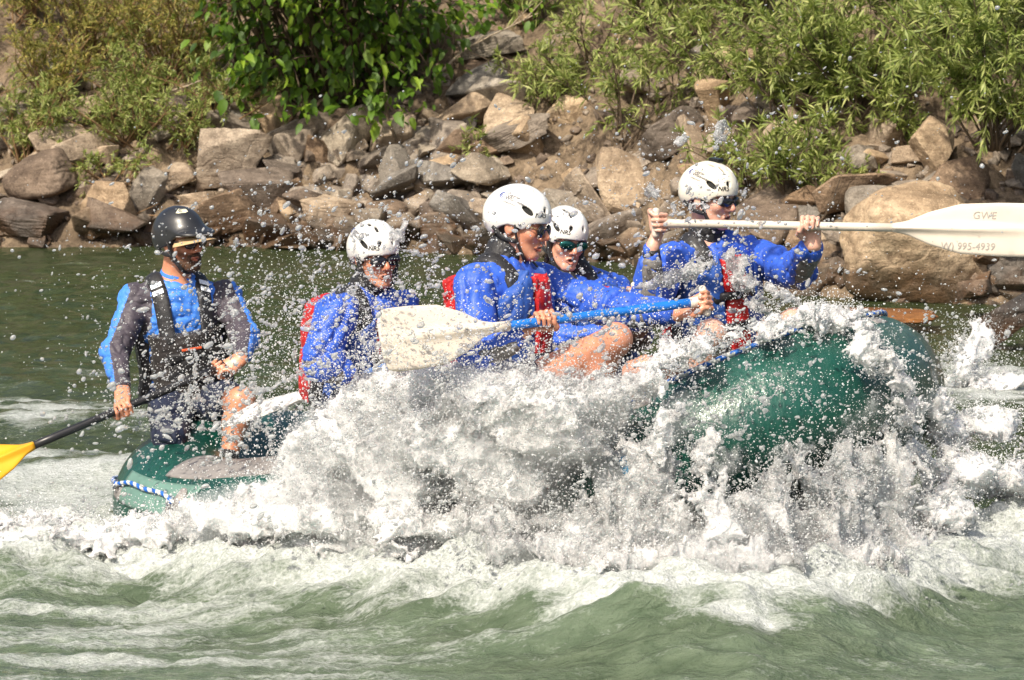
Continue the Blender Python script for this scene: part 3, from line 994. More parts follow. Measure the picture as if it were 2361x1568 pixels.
def dry_branch(label, pts, r0, y_off=-0.3, mat=None):
    h = ground_hit(*pts[0])
    path = spline([P(u, v, h[1] + y_off) for u, v in pts], 24)
    path = path + 0.012 * np.stack([pnoise(path * 7 + k * 5) for k in range(3)], 1)
    v, f = sweep(path, np.linspace(r0, r0 * 0.35, 24), 6)
    parts = [(v, f)]
    for q in (9, 15, 19):
        d = unit(path[q + 1] - path[q]) + np.array((0.1, -0.2, 0.6 if q % 2 else -0.5))
        parts.append(sweep(spline([path[q], path[q] + d * 0.09, path[q] + d * 0.17], 6), np.linspace(r0 * 0.5, r0 * 0.15, 6), 4))
    v, f = join(parts)
    tag(obj('dry_branch', mesh_from('dry_branch', v, f), mat or M_dry), label, 'branch', 'bare branches on the bank')
dry_branch('pale bare branch crossing the feathery bushes', [(350, 20), (430, 50), (500, 66), (570, 62)], 0.012)
dry_branch('thin bare branch bending below the pale branch', [(380, 215), (450, 190), (510, 168), (545, 120)], 0.010)
dry_branch('reddish bare twig lying above the oblong boulder', [(250, 465), (300, 490), (380, 496), (460, 485)], 0.008, mat=M_twig)
dry_branch('bare brown stem leaning over the rubble below the leafy shrub', [(915, 325), (893, 270), (885, 225)], 0.016, mat=M_bark)
dry_branch('grey bare branch above the ledge between shrub and willow', [(1010, 170), (1080, 110), (1180, 60), (1240, 30)], 0.012)
dry_branch('curved bare root arching over the gap beside the pale grey boulder', [(1830, 590), (1860, 530), (1900, 500), (1930, 440)], 0.010, mat=M_bark)
# the wood further up the hillside, seen only as a dark mass in the water and over the slope
def far_wood():
    r = np.random.default_rng(77)
    n = 9000
    x = r.uniform(-16, 16, n); s = r.uniform(4.2, 9, n)
    y = shore(x) + s
    z = ground(x, y) + r.uniform(0, 1, n) ** 0.8 * (1.2 + 1.8 * (0.5 + pnoise(np.stack([x * 0.5, y * 0.5, x * 0], 1)))) 
    p = np.stack([x, y, z], 1)
    d = r.normal(size=(n, 3)); d[:, 2] -= 0.4
    d /= np.linalg.norm(d, axis=1)[:, None]
    vv, ff, _, _ = broad_leaves(p, d, r.uniform(0.18, 0.34, n), r)
    me = mesh_from('hillside_brush', vv, ff, smooth=False)
    set_attr(me, 'leaf', np.repeat(r.uniform(0, 0.8, n), len(_BL)))
    o = obj('hillside_brush', me, M_leaf_broad)
    o['kind'] = 'stuff'
    tag(o, 'dark leafy brush covering the hillside above the bank', 'brush')
far_wood()

# ================================================================ the river
def bump2(x, y, cx, cy, rx, ry, a=0.0):
    c, s = math.cos(a), math.sin(a)
    dx, dy = x - cx, y - cy
    return np.exp(-((dx * c + dy * s) / rx) ** 2 - ((-dx * s + dy * c) / ry) ** 2)
def river_surface(x, y):
    """height, foam 0..1, milkiness 0..1 of the water surface"""
    p = np.stack([x, y, np.zeros_like(x)], -1)
    warp = 0.25 * pnoise(p * 0.8 + 3)
    # long rolling waves, crests across the current, steeper near the rapid
    rap = sstep(3.5, -0.3, y)                      # 1 in the rapid, 0 in the calmer water beyond
    z = 0.035 * np.sin((y * 2.1 + x * 0.5 + warp * 6)) * rap
    # ripples stretched along the current
    st = p * np.array((1.0, 2.4, 1.0))
    n1, n2, n3 = pnoise(st * 1.7 + 9), pnoise(st * 4.1 + 21), pnoise(st * 9.5 + 33)
    z = z + (0.065 * n1 + 0.050 * n2) * (0.6 + 0.4 * rap) + 0.030 * n3 * (0.8 + 0.2 * rap)
    n4 = pnoise(st * 23 + 41)
    z = z + 0.010 * n4 * (0.5 + 0.5 * sstep(1.0, -0.8, y)) + 0.006 * pnoise(p * 44 + 81) * sstep(0.6, -0.4, y)
    ridge = 1 - np.abs(pnoise(st * 3.0 + np.stack([n1, n2, n1], -1) * 0.6 + 51)) * 3.0
    z = z + 0.020 * np.clip(ridge, -1, 1) * rap
    z = z * (1 - 0.65 * sstep(-0.6, -1.5, y))
    # the wave that stands along the raft's near flank, breaking white
    yr = near_side(x) - 0.30 - 0.10 * sstep(-0.4, 0.6, x) + 0.10 * pnoise(p * 2.0 + 61)
    hr = np.interp(x, (-3.5, -2.2, -1.2, -0.4, 0.4, 1.0, 1.6, 2.3, 3.5), (0.08, 0.23, 0.22, 0.26, 0.27, 0.26, 0.27, 0.32, 0.10))
    dist = y - yr
    front = np.exp(-(np.minimum(dist, 0) / 0.55) ** 2)
    back = np.exp(-(np.maximum(dist, 0) / np.interp(x, (-1.2, -0.4, 1.2, 1.8), (0.36, 0.85, 0.85, 0.5))) ** 2)
    crest = front * back
    z = z + hr * crest * (1 + 0.5 * n2)
    z = z - 0.08 * bump2(x, y, -1.9, 1.0, 0.9, 0.5, 0.1)
    roll = np.sin(y * 3.6 + x * 0.9 + 2.2 * pnoise(p * 0.9 + 14)) * sstep(0.2, 1.2, y) * sstep(8, 3, y) * sstep(1.6, -0.6, x)
    z = z + 0.075 * roll
    z = z + 0.03
    # foam: on the crest, under the splash, streaks drifting with the current
    sl = p * np.array((1.3, 4.6, 1.0))
    f1 = fbm(sl * 1.3 + 71, 5, 0.62)
    f2 = fbm(sl * np.array((0.9, 1.2, 1)) + 171, 5, 0.65)
    reach = sstep(-2.6, -0.9, y) 
    body = np.exp(-(np.minimum(dist + 0.02, 0) / (0.36 + 0.14 * sstep(0.5, -1.5, x))) ** 2) * np.exp(-(np.maximum(dist, 0) / 0.5) ** 2)
    foam = sstep(0.12, 0.80, body + 0.55 * f1)
    left = sstep(1.2, -1.4, x)
    streak = sstep(-0.30, 0.75, f2 + 0.28 * left - 0.10) * sstep(1.2, -0.6, y) * (0.42 + 0.34 * left)
    far_streak = sstep(-0.15, 0.7, fbm(sl * 0.8 + 91, 5, 0.65)) * sstep(12, 0, y) * (0.40 + 0.42 * sstep(0.3, -1.5, x))
    foam = np.maximum(foam, np.maximum(streak, far_streak))
    foam = np.maximum(foam, sstep(0.35, 1.1, roll + 0.8 * f1) * 0.95)
    right = bump2(x, y, 2.1, -0.2, 0.6, 1.2, 0.2)
    z = z + 0.10 * right
    foam = np.maximum(foam, sstep(0.25, 0.80, right + 0.45 * f1))
    foam = np.maximum(foam, sstep(0.25, 1.0, bump2(x, y, -2.0, 1.9, 0.75, 1.7, 0.15) + 0.7 * f1) * 0.85)
    foam = np.maximum(foam, sstep(0.30, 1.0, bump2(x, y, -0.75, 1.5, 0.7, 1.2) + 0.7 * f1) * 0.65)
    foam = np.maximum(foam, sstep(0.40, 0.9, bump2(x, y, 2.6, 6.0, 0.5, 1.4) + 0.5 * f1) * 0.9)
    z = z + 0.030 * foam * (0.5 + fbm(p * 14 + 5, 2)) * sstep(2.0, -0.5, y)
    milk = sstep(0.6, -1.0, y + 0.5 * f1) * (0.75 + 0.5 * n1)
    milk = np.maximum(milk, 0.8 * foam)
    milk = np.maximum(milk, 0.55 * sstep(-0.15, 0.45, fbm(sl * 0.5 + 33, 4)) * sstep(9, 1, y) * sstep(1.5, -0.5, x))
    # calm down toward the bank and out of the picture
    s = shore(x) - y
    z = z * (0.25 + 0.75 * sstep(0.0, 3.0, s)) * sstep(40, 8, np.abs(x)) 
    return z, np.clip(foam, 0, 1.2), np.clip(milk, 0, 1)
def _water():
    t = NT('river_water')
    p = t.pos()
    foam = t.attr('foam').outputs['Fac']
    milk = t.attr('milk').outputs['Fac']
    stp = t.scale(p, (1.0, 2.2, 1.0))
    a = t.noise(stp, 24, 6, 0.65, 0.4)
    b = t.noise(stp, 7, 5, 0.6, 0.6)
    c = t.noise(p, 95, 4, 0.65)
    lace = t.n('TexVoronoi', feature='DISTANCE_TO_EDGE', ins={'Vector': t.mix(0.12, stp, t.n('TexNoise', ins={'Vector': stp, 'Scale': 9.0}).outputs['Color'], 'LINEAR_LIGHT'), 'Scale': 15.0}).outputs['Distance']
    lace = t.ramp(lace, [(0.0, 1.0), (0.16, 0.0)])
    fine = t.noise(t.scale(p, (1.0, 1.9, 1.0)), 60, 6, 0.75, 0.3)
    br = t.math('ADD', t.math('MULTIPLY', a, 0.40), t.math('MULTIPLY', fine, 0.60))
    br = t.math('ADD', br, t.math('MULTIPLY', t.math('SUBTRACT', lace, 0.3), 0.10))
    th = t.math('SUBTRACT', t.math('ADD', foam, t.math('MULTIPLY', br, 1.7)), 1.12)
    mask = t.math('MULTIPLY', t.ramp(th, [(0.0, 0.0), (0.9, 1.0)]), 0.95)
    deep = t.ramp(b, [(0.3, (0.020, 0.030, 0.010)), (0.7, (0.055, 0.075, 0.028))])
    green = t.ramp(b, [(0.3, (0.085, 0.125, 0.075)), (0.7, (0.165, 0.215, 0.145))])
    col = t.mix(milk, deep, green)
    h = t.math('ADD', t.math('MULTIPLY', a, 0.5), t.math('MULTIPLY', b, 0.9))
    h = t.math('ADD', h, t.math('MULTIPLY', c, 0.12))
    nrm = t.bump(h, 0.9, 0.05)
    water = t.principled(Base_Color=col, Roughness=0.10, IOR=1.333, Specular_IOR_Level=0.5, Normal=nrm)
    fh = t.math('ADD', t.math('MULTIPLY', a, 0.6), t.math('MULTIPLY', c, 0.6))
    fcol = t.ramp(c, [(0.35, (0.54, 0.58, 0.56)), (0.65, (0.84, 0.86, 0.85))])
    fo = t.principled(Base_Color=fcol, Roughness=0.45, Specular_IOR_Level=0.5, Normal=t.bump(fh, 0.9, 0.03))
    mx = t.n('MixShader', ins={'Fac': mask})
    t.t.links.new(water.outputs[0], mx.inputs[1]); t.t.links.new(fo.outputs[0], mx.inputs[2])
    return t.done(mx)
M_water = _water()
def build_river():
    gx = np.concatenate([np.linspace(-90, -6, 22)[:-1], np.arange(-6, -2.5, 0.045), np.arange(-2.5, 2.5, 0.0105), np.arange(2.5, 6, 0.045), np.linspace(6, 90, 22)])
    gy = np.concatenate([np.linspace(-60, -2.7, 26)[:-1], np.arange(-2.7, -0.2, 0.0105), np.arange(-0.2, 2.0, 0.022), np.arange(2.0, 17.0, 0.055)])
    X, Y = np.meshgrid(gx, gy, indexing='ij')
    Z, foam, milk = river_surface(X, Y)
    nx, ny = X.shape
    i, j = np.meshgrid(np.arange(nx - 1), np.arange(ny - 1), indexing='ij')
    a = i * ny + j
    f = np.stack([a, a + ny, a + ny + 1, a + 1], -1).reshape(-1, 4)
    me = mesh_from('river', np.stack([X, Y, Z], -1).reshape(-1, 3), f)
    set_attr(me, 'foam', foam.ravel())
    set_attr(me, 'milk', milk.ravel())
    o = obj('river', me, M_water)
    o['kind'] = 'structure'
build_river()

# ================================================================ the raft
YAW, RPITCH = math.radians(-35), math.radians(9.0)      # bow to the right, toward the near bank, lifted by the wave
RC = np.array((0.07, 0.0, 0.34))
RX = np.array((math.cos(YAW) * math.cos(RPITCH), math.sin(YAW) * math.cos(RPITCH), math.sin(RPITCH)))
RY = np.array((-math.sin(YAW), math.cos(YAW), 0.0))
RZ = np.cross(RX, RY)
def raft(x, y, z):
    """raft coordinates: x to the bow, y to the far side, z up"""
    return RC + np.multiply.outer(np.asarray(x, float), RX) + np.multiply.outer(np.asarray(y, float), RY) + np.multiply.outer(np.asarray(z, float), RZ)
TUBE_R = 0.265
HALF_L, HALF_W = 1.51, 0.74
def tube_xy(t):
    """rounded outline, t = angle"""
    c, s = np.cos(t), np.sin(t)
    e = np.where(c > 0, 2.5, 3.4)
    rr = (np.abs(c) ** e + np.abs(s) ** e) ** (-1 / e)
    return HALF_L * c * rr, HALF_W * s * rr
def tube_z(x):
    return 0.345 * np.clip((x - 0.45) / 1.2, 0, None) ** 1.8 + 0.22 * np.clip((-x - 0.85) / 0.8, 0, None) ** 2
_tt = np.linspace(0, 2 * math.pi, 4001)
_tx, _ty = tube_xy(_tt)
_arc = np.concatenate([[0], np.cumsum(np.hypot(np.diff(_tx), np.diff(_ty)))])
ARC = _arc[-1]
def tube_center(s):
    """point of the tube's axis at arc length s (from the bow, along the far side first)"""
    t = np.interp(np.mod(s, ARC), _arc, _tt)
    x, y = tube_xy(t)
    return np.stack([x, y, tube_z(x)], -1)
def tube_pt(s, ang, r=TUBE_R):
    """ang 0 = outward, 90 deg = up; raft coordinates -> world"""
    s = np.asarray(s, float)
    c = tube_center(s)
    d = tube_center(s + 0.004) - tube_center(s - 0.004)
    d /= np.linalg.norm(d, axis=-1, keepdims=True)
    out = np.stack([d[..., 1], -d[..., 0], np.zeros_like(d[..., 0])], -1)
    out /= np.linalg.norm(out, axis=-1, keepdims=True)
    up = np.cross(out, d)
    up = np.where(up[..., 2:3] < 0, -up, up)
    ang = np.asarray(ang, float)[..., None]
    r = np.asarray(r, float)[..., None] if np.ndim(r) else r
    p = c + r * (np.cos(ang) * out + np.sin(ang) * up)
    return raft(p[..., 0], p[..., 1], p[..., 2])
def arc_of(x, side):
    """arc length at raft x on the far (+1) or near (-1) side"""
    m = (np.sign(_ty) == side)
    i = np.argmin(np.where(m, np.abs(_tx - x), 9))
    return _arc[i]
def tube_patch(s0, s1, a0, a1, r, ns=40, na=10, thick=0.004):
    """a thin piece glued on the tube between arcs s and angles a"""
    S, A = np.meshgrid(np.linspace(s0, s1, ns), np.linspace(a0, a1, na), indexing='ij')
    top = tube_pt(S, A, r + thick)
    bot = tube_pt(S, A, r - 0.004)
    v = np.concatenate([top.reshape(-1, 3), bot.reshape(-1, 3)])
    i, j = np.meshgrid(np.arange(ns - 1), np.arange(na - 1), indexing='ij')
    a = i * na + j
    f = [np.stack([a, a + 1, a + na + 1, a + na], -1).reshape(-1, 4)]
    o = ns * na
    e = []
    for k in range(ns - 1):
        e.append((k * na, (k + 1) * na, (k + 1) * na + o, k * na + o))
        e.append((k * na + na - 1, k * na + na - 1 + o, (k + 1) * na + na - 1 + o, (k + 1) * na + na - 1))
    for k in range(na - 1):
        e.append((k, k + o, k + 1 + o, k + 1))
        q = (ns - 1) * na
        e.append((q + k, q + k + 1, q + k + 1 + o, q + k + o))
    return v, np.concatenate([f[0], np.array(e)])

def _rubber():
    t = NT('green_rubber')
    p = t.pos()
    n1 = t.noise(p, 3.0, 5); n2 = t.noise(t.scale(p, (14, 14, 2.2)), 1.0, 5, 0.6); n3 = t.noise(p, 60, 3)
    col = t.ramp(n1, [(0.3, (0.003, 0.048, 0.034)), (0.7, (0.008, 0.085, 0.060))])
    scuff = t.ramp(t.noise(p, 22, 6, 0.7), [(0.55, 0.0), (0.75, 0.35)])
    col = t.mix(scuff, col, (0.06, 0.16, 0.13))
    h = t.math('ADD', t.math('MULTIPLY', n2, 1.0), t.math('MULTIPLY', n3, 0.15))
    return t.done(t.principled(Base_Color=col, Roughness=t.math('MULTIPLY_ADD', n3, 0.3, 0.18), Coat_Weight=0.35, Coat_Roughness=0.08,
                               Normal=t.bump(h, 0.35, 0.03), Coat_Normal=t.bump(h, 0.6, 0.03)))
M_rubber = _rubber()
M_grey_rubber = plain('grey_rubber', (0.25, 0.235, 0.225), 0.5, 0.15, 9, 0.15, 80)
M_pale_rubber = plain('pale_green_patch', (0.13, 0.24, 0.20), 0.4, 0.12, 9)
M_steel = plain('steel', (0.55, 0.55, 0.53), 0.3, 0.1, 20, metal=1.0)
M_white_print = plain('white_print', (0.75, 0.77, 0.76), 0.5, 0.06)
M_blue_print = plain('blue_print', (0.10, 0.36, 0.62), 0.5, 0.1)
def _rope():
    t = NT('blue_white_rope')
    a = t.attr('strand').outputs['Fac']
    c = t.ramp(a, [(0.49, (0.015, 0.13, 0.52)), (0.51, (0.60, 0.62, 0.60))])
    h = t.noise(t.pos(), 300, 2)
    return t.done(t.principled(Base_Color=c, Roughness=0.7, Normal=t.bump(h, 0.4, 0.004)))
M_rope = _rope()

def rope(path, r, parent, name='rope', twist=16.0):
    path = np.asarray(path, float)
    seg = 10
    v, f = sweep(path, r, seg)
    L = np.concatenate([[0], np.cumsum(np.linalg.norm(np.diff(path, axis=0), axis=1))])
    L = np.concatenate([L[:1], L, L[-1:]])
    ang = np.arange(seg) / seg
    st = np.mod(L[:, None] * twist + ang[None, :] * 1.0, 1.0).ravel()
    lump = 1 + 0.10 * np.sin((L[:, None] * twist * 2 + ang[None, :] * 2) * 2 * math.pi).ravel()
    cen = np.repeat(np.concatenate([path[:1], path, path[-1:]]), seg, 0)
    v = cen + (v - cen) * lump[:, None]
    me = mesh_from(name, v, f)
    set_attr(me, 'strand', st)
    return obj(name, me, M_rope, parent)

RAFT = thing('raft', 'green rubber raft bursting through whitewater with its bow lifted', 'raft', RC)
def build_raft():
    ns, na = 300, 56
    S, A = np.meshgrid(np.arange(ns) / ns * ARC, np.arange(na) / na * 2 * math.pi, indexing='ij')
    v = tube_pt(S, A).reshape(-1, 3)
    # slight softness of the inflated skin
    nrm = v - np.repeat(raft(*tube_center(np.arange(ns) / ns * ARC).T), na, 0)
    v = v + unit_rows(nrm) * (0.006 * fbm(v * 3.0, 3))[:, None]
    i, j = np.meshgrid(np.arange(ns), np.arange(na), indexing='ij')
    a = i * na + j; b = i * na + (j + 1) % na; c = ((i + 1) % ns) * na + (j + 1) % na; d = ((i + 1) % ns) * na + j
    tube = obj('outer_tube', mesh_from('outer_tube', v, np.stack([a, b, c, d], -1).reshape(-1, 4)), M_rubber, RAFT)
    # glued seams round the tube
    for s in [arc_of(x, sd) for x in (-0.95, 0.35, 1.0) for sd in (-1, 1)]:
        vv, ff = tube_patch(s - 0.03, s + 0.03, 0, 2 * math.pi, TUBE_R, 4, 60, 0.0025)
        obj('seam', mesh_from('seam', vv, ff), M_rubber, tube)
    # thwarts
    for x in (-0.62, 0.28, 1.0):
        y = np.linspace(-0.62, 0.62, 16)
        path = raft(np.full(16, x), y, np.full(16, tube_z(np.array(x)) + 0.03))
        vv, ff = sweep(path, 0.19 + 0.012 * np.cos(y * 6), 28, up=tuple(RZ))
        obj('thwart', mesh_from('thwart', vv, ff), M_rubber, RAFT)
    # floor
    x = np.linspace(-1.35, 1.35, 40); y = np.linspace(-0.68, 0.68, 20)
    X, Y = np.meshgrid(x, y, indexing='ij')
    Zf = tube_z(X) - 0.2 + 0.012 * np.abs(np.sin(Y * 14))
    pts = raft(X, Y, Zf).reshape(-1, 3)
    i, j = np.meshgrid(np.arange(39), np.arange(19), indexing='ij')
    q = i * 20 + j
    obj('floor', mesh_from('floor', pts, np.stack([q, q + 20, q + 21, q + 1], -1).reshape(-1, 4)), M_grey_rubber, RAFT)
    # wear strip along the top of both side tubes
    for sd in (-1, 1):
        s0, s1 = arc_of(-1.15, sd), arc_of(0.9, sd)
        vv, ff = tube_patch(s0, s1, math.radians(52), math.radians(104), TUBE_R, 70, 12, 0.004)
        # taper the ends to a point
        obj('wear_strip', mesh_from('wear_strip', vv, ff), M_grey_rubber, tube)
    # pale panel and valve on the near stern quarter
    s0, s1 = arc_of(-1.34, -1), arc_of(-0.9, -1)
    vv, ff = tube_patch(min(s0, s1), max(s0, s1), math.radians(16), math.radians(46), TUBE_R, 30, 10, 0.003)
    obj('side_patch', mesh_from('side_patch', vv, ff), M_pale_rubber, tube)
    sv = arc_of(-0.98, -1)
    c, n = tube_pt(sv, math.radians(30), TUBE_R + 0.006), None
    n = unit(tube_pt(sv, math.radians(30), TUBE_R + 0.1) - c)
    tan = unit(tube_pt(sv + 0.05, math.radians(30)) - tube_pt(sv - 0.05, math.radians(30)))
    bi = np.cross(n, tan)
    F = Field(c - 0.08, c + 0.08, 0.004)
    F.ell(c, (0.032, 0.055, 0.016), np.stack([tan, bi, n], 1))
    F.ell(c + n * 0.012, (0.018, 0.030, 0.012), np.stack([tan, bi, n], 1), k=0.006)
    vv, ff = F.mesh()
    obj('valve', mesh_from('valve', vv, ff), M_grey_rubber, tube)
    # perimeter line, held by D-rings
    ring_x = [(-1.33, 1), (-0.9, 1), (0.0, 1), (0.9, 1), (-1.36, -1), (-1.02, -1), (-0.2, -1), (0.6, -1), (1.08, -1)]
    ring_s = sorted([arc_of(x, sd) for x, sd in ring_x] + [0.05, ARC / 2])
    def ra_of(s):
        x = tube_center(np.array(float(s)))[0]
        return math.radians(28 + 40 * float(sstep(0.3, 1.2, x)))
    pts = []
    for k, s in enumerate(ring_s):
        s2 = ring_s[(k + 1) % len(ring_s)] + (ARC if k == len(ring_s) - 1 else 0)
        for q in np.linspace(0, 1, 70)[:-1]:
            ss = s + (s2 - s) * q
            sag = math.radians(7) * math.sin(q * math.pi)
            pts.append(tube_pt(ss, ra_of(ss) - sag * (1 if k % 2 else -1.2) + 0.03 * math.sin(q * 9), TUBE_R + 0.013))
    pts = np.array(pts)
    rope(np.concatenate([pts, pts[:1]]), 0.0095, RAFT, 'perimeter_rope')
    for s in ring_s:
        RA = ra_of(s)
        c = tube_pt(s, RA, TUBE_R + 0.004)
        n = unit(tube_pt(s, RA, TUBE_R + 0.1) - c)
        tan = unit(tube_pt(s + 0.05, RA) - tube_pt(s - 0.05, RA))
        bi = np.cross(n, tan)
        vv, ff = tube_patch(s - 0.035, s + 0.035, RA - 0.20, RA + 0.02, TUBE_R, 6, 6, 0.004)
        pad = obj('ring_patch', mesh_from('ring_patch', vv, ff), M_grey_rubber, tube)
        a = np.linspace(0, 2 * math.pi, 20)
        loop = c + n * 0.014 + tan[None] * (0.024 * np.cos(a))[:, None] + bi[None] * (0.022 * np.sin(a))[:, None]
        vv, ff = sweep(loop[:-1], 0.0032, 6, closed=True)
        obj('d_ring', mesh_from('d_ring', vv, ff), M_steel, RAFT)
    # white and blue emblem patches on the near side, mostly under the splash
    for (x, a0, a1, w, m) in ((-0.55, 4, 20, 0.05, M_white_print), (-0.38, 3, 24, 0.035, M_white_print), (0.98, -5, 22, 0.11, M_white_print), (1.02, 0, 15, 0.05, M_blue_print)):
        s = arc_of(x, -1)
        vv, ff = tube_patch(s - w, s + w, math.radians(a0), math.radians(a1), TUBE_R, 10, 8, 0.003 if m is M_white_print else 0.006)
        obj('emblem', mesh_from('emblem', vv, ff), m, tube)
def unit_rows(a):
    return a / (np.linalg.norm(a, axis=1)[:, None] + 1e-12)
build_raft()

# ================================================================ people
def _skin():
    t = NT('skin')
    c = t.attr('tone').outputs['Color']
    n = t.noise(t.pos(), 180, 4)
    c2 = t.mix(t.ramp(t.noise(t.pos(), 30, 4), [(0.35, 0.0), (0.7, 0.35)]), c, (0.42, 0.13, 0.075), 'MIX')
    return t.done(t.principled(Base_Color=c2, Roughness=0.42, Specular_IOR_Level=0.5, Subsurface_Weight=0.08, Subsurface_Radius=(0.02, 0.008, 0.004), Subsurface_Scale=0.4,
                               Coat_Weight=0.15, Coat_Roughness=0.15, Normal=t.bump(n, 0.25, 0.002)))
M_skin = _skin()
def cloth(name, color, rough=0.52, coat=0.04, scale=26, strength=0.35, vary=0.15):
    t = NT(name)
    p = t.pos()
    a = t.noise(p, scale, 4, 0.55, 0.8)
    b = t.noise(p, 7, 3, 0.5, 0.5)
    drops = t.ramp(t.n('TexVoronoi', ins={'Vector': p, 'Scale': 75}).outputs['Distance'], [(0.16, 1.0), (0.24, 0.0)])
    drops = t.math('MULTIPLY', drops, t.ramp(t.noise(p, 6, 2), [(0.42, 0.0), (0.56, 0.8)]))
    col = t.ramp(b, [(0.3, tuple(c * (1 - vary) for c in color)), (0.7, tuple(min(1, c * (1 + vary)) for c in color))])
    col = t.mix(drops, col, tuple(c * 0.55 for c in color))        # spots where water has soaked in
    h = t.math('ADD', t.math('MULTIPLY', a, 0.6), b)
    return t.done(t.principled(Base_Color=col, Roughness=t.math('MULTIPLY_ADD', a, 0.25, rough - 0.1), Specular_IOR_Level=0.45, Coat_Weight=coat, Coat_Roughness=0.2,
                               Sheen_Weight=0.05, Normal=t.bump(h, strength, 0.02)))
M_blue = cloth('blue_nylon', (0.030, 0.105, 0.56))
M_blue_vest = cloth('blue_vest_cloth', (0.022, 0.085, 0.36), 0.55, 0.05)
M_red_vest = cloth('red_vest_cloth', (0.48, 0.012, 0.014), 0.5, 0.08)
M_black = cloth('black_webbing', (0.014, 0.014, 0.016), 0.55, 0.1, 40, 0.4)
M_charcoal = cloth('charcoal_cloth', (0.028, 0.024, 0.024), 0.6, 0.1)
M_shirt_blue = cloth('light_blue_lycra', (0.050, 0.21, 0.72), 0.55, 0.03, 18, 0.35)
M_shirt_grey = cloth('plum_grey_lycra', (0.062, 0.052, 0.068), 0.6, 0.03, 18, 0.35)
M_navy = cloth('navy_shorts', (0.012, 0.018, 0.045), 0.55, 0.1)
M_grey_cloth = cloth('grey_cuff_cloth', (0.16, 0.15, 0.14), 0.6, 0.05)
M_reflect = plain('reflective_patch', (0.80, 0.84, 0.90), 0.4, 0.05)
M_orange = plain('orange_stitch', (0.65, 0.10, 0.03), 0.6, 0.1)
M_helmet = plain('white_helmet_shell', (0.78, 0.77, 0.73), 0.22, 0.04, 6, coat=0.4)
M_helmet_cream = plain('cream_helmet_shell', (0.80, 0.75, 0.63), 0.22, 0.04, 6, coat=0.4)
M_helmet_black = plain('black_helmet_shell', (0.022, 0.023, 0.025), 0.35, 0.2, 14, 0.1, 90, coat=0.25)
M_liner = plain('helmet_liner', (0.02, 0.02, 0.02), 0.9, 0.2)
M_lens = plain('dark_lens', (0.010, 0.010, 0.014), 0.06, 0.05, spec=0.8)
M_lens_green = plain('mirror_lens', (0.015, 0.10, 0.09), 0.08, 0.6, 30, metal=0.75)
M_frame = plain('black_frame', (0.012, 0.012, 0.012), 0.25, 0.1)
M_gold = plain('gold_wire', (0.75, 0.52, 0.20), 0.25, 0.1, metal=1.0)
M_hair = plain('dark_hair', (0.020, 0.012, 0.008), 0.5, 0.4, 40, 0.6, 200)
M_beard = plain('beard_hair', (0.085, 0.040, 0.020), 0.7, 0.5, 90, 0.9, 260)
M_ink = plain('grey_ink', (0.09, 0.09, 0.11), 0.6, 0.1)
M_ink_blue = plain('blue_ink', (0.02, 0.06, 0.30), 0.6, 0.1)
M_tan_brim = plain('tan_cap_brim', (0.52, 0.36, 0.19), 0.8, 0.1, 20, 0.2, 150)
M_white_plastic = plain('white_paddle_plastic', (0.64, 0.57, 0.48), 0.4, 0.09, 5, coat=0.1)
M_blue_plastic = plain('blue_paddle_shaft', (0.012, 0.16, 0.58), 0.3, 0.1, 9, coat=0.2)
M_black_shaft = plain('black_paddle_shaft', (0.018, 0.018, 0.02), 0.35, 0.2, 20)
M_yellow = plain('yellow_blade', (0.72, 0.36, 0.012), 0.3, 0.08, 6, coat=0.2)
def _clear():
    t = NT('clear_lens')
    g = t.n('BsdfGlossy', ins={'Roughness': 0.05})
    tr = t.n('BsdfTransparent', ins={'Color': (0.55, 0.55, 0.6)})
    mx = t.n('MixShader', ins={'Fac': 0.14})
    t.t.links.new(tr.outputs[0], mx.inputs[1]); t.t.links.new(g.outputs[0], mx.inputs[2])
    return t.done(mx)
M_clear = _clear()

def ellipsoid(c, r, R, nu=24, nv=14):
    a = np.linspace(0, 2 * math.pi, nu, endpoint=False)
    b = np.linspace(-math.pi / 2, math.pi / 2, nv)
    A, Bq = np.meshgrid(a, b, indexing='ij')
    l = np.stack([r[0] * np.cos(Bq) * np.cos(A), r[1] * np.cos(Bq) * np.sin(A), r[2] * np.sin(Bq)], -1).reshape(-1, 3)
    i, j = np.meshgrid(np.arange(nu), np.arange(nv - 1), indexing='ij')
    q = i * nv + j; w = ((i + 1) % nu) * nv + j
    return np.asarray(c) + l @ np.asarray(R).T, np.stack([q, w, w + 1, q + 1], -1).reshape(-1, 4)

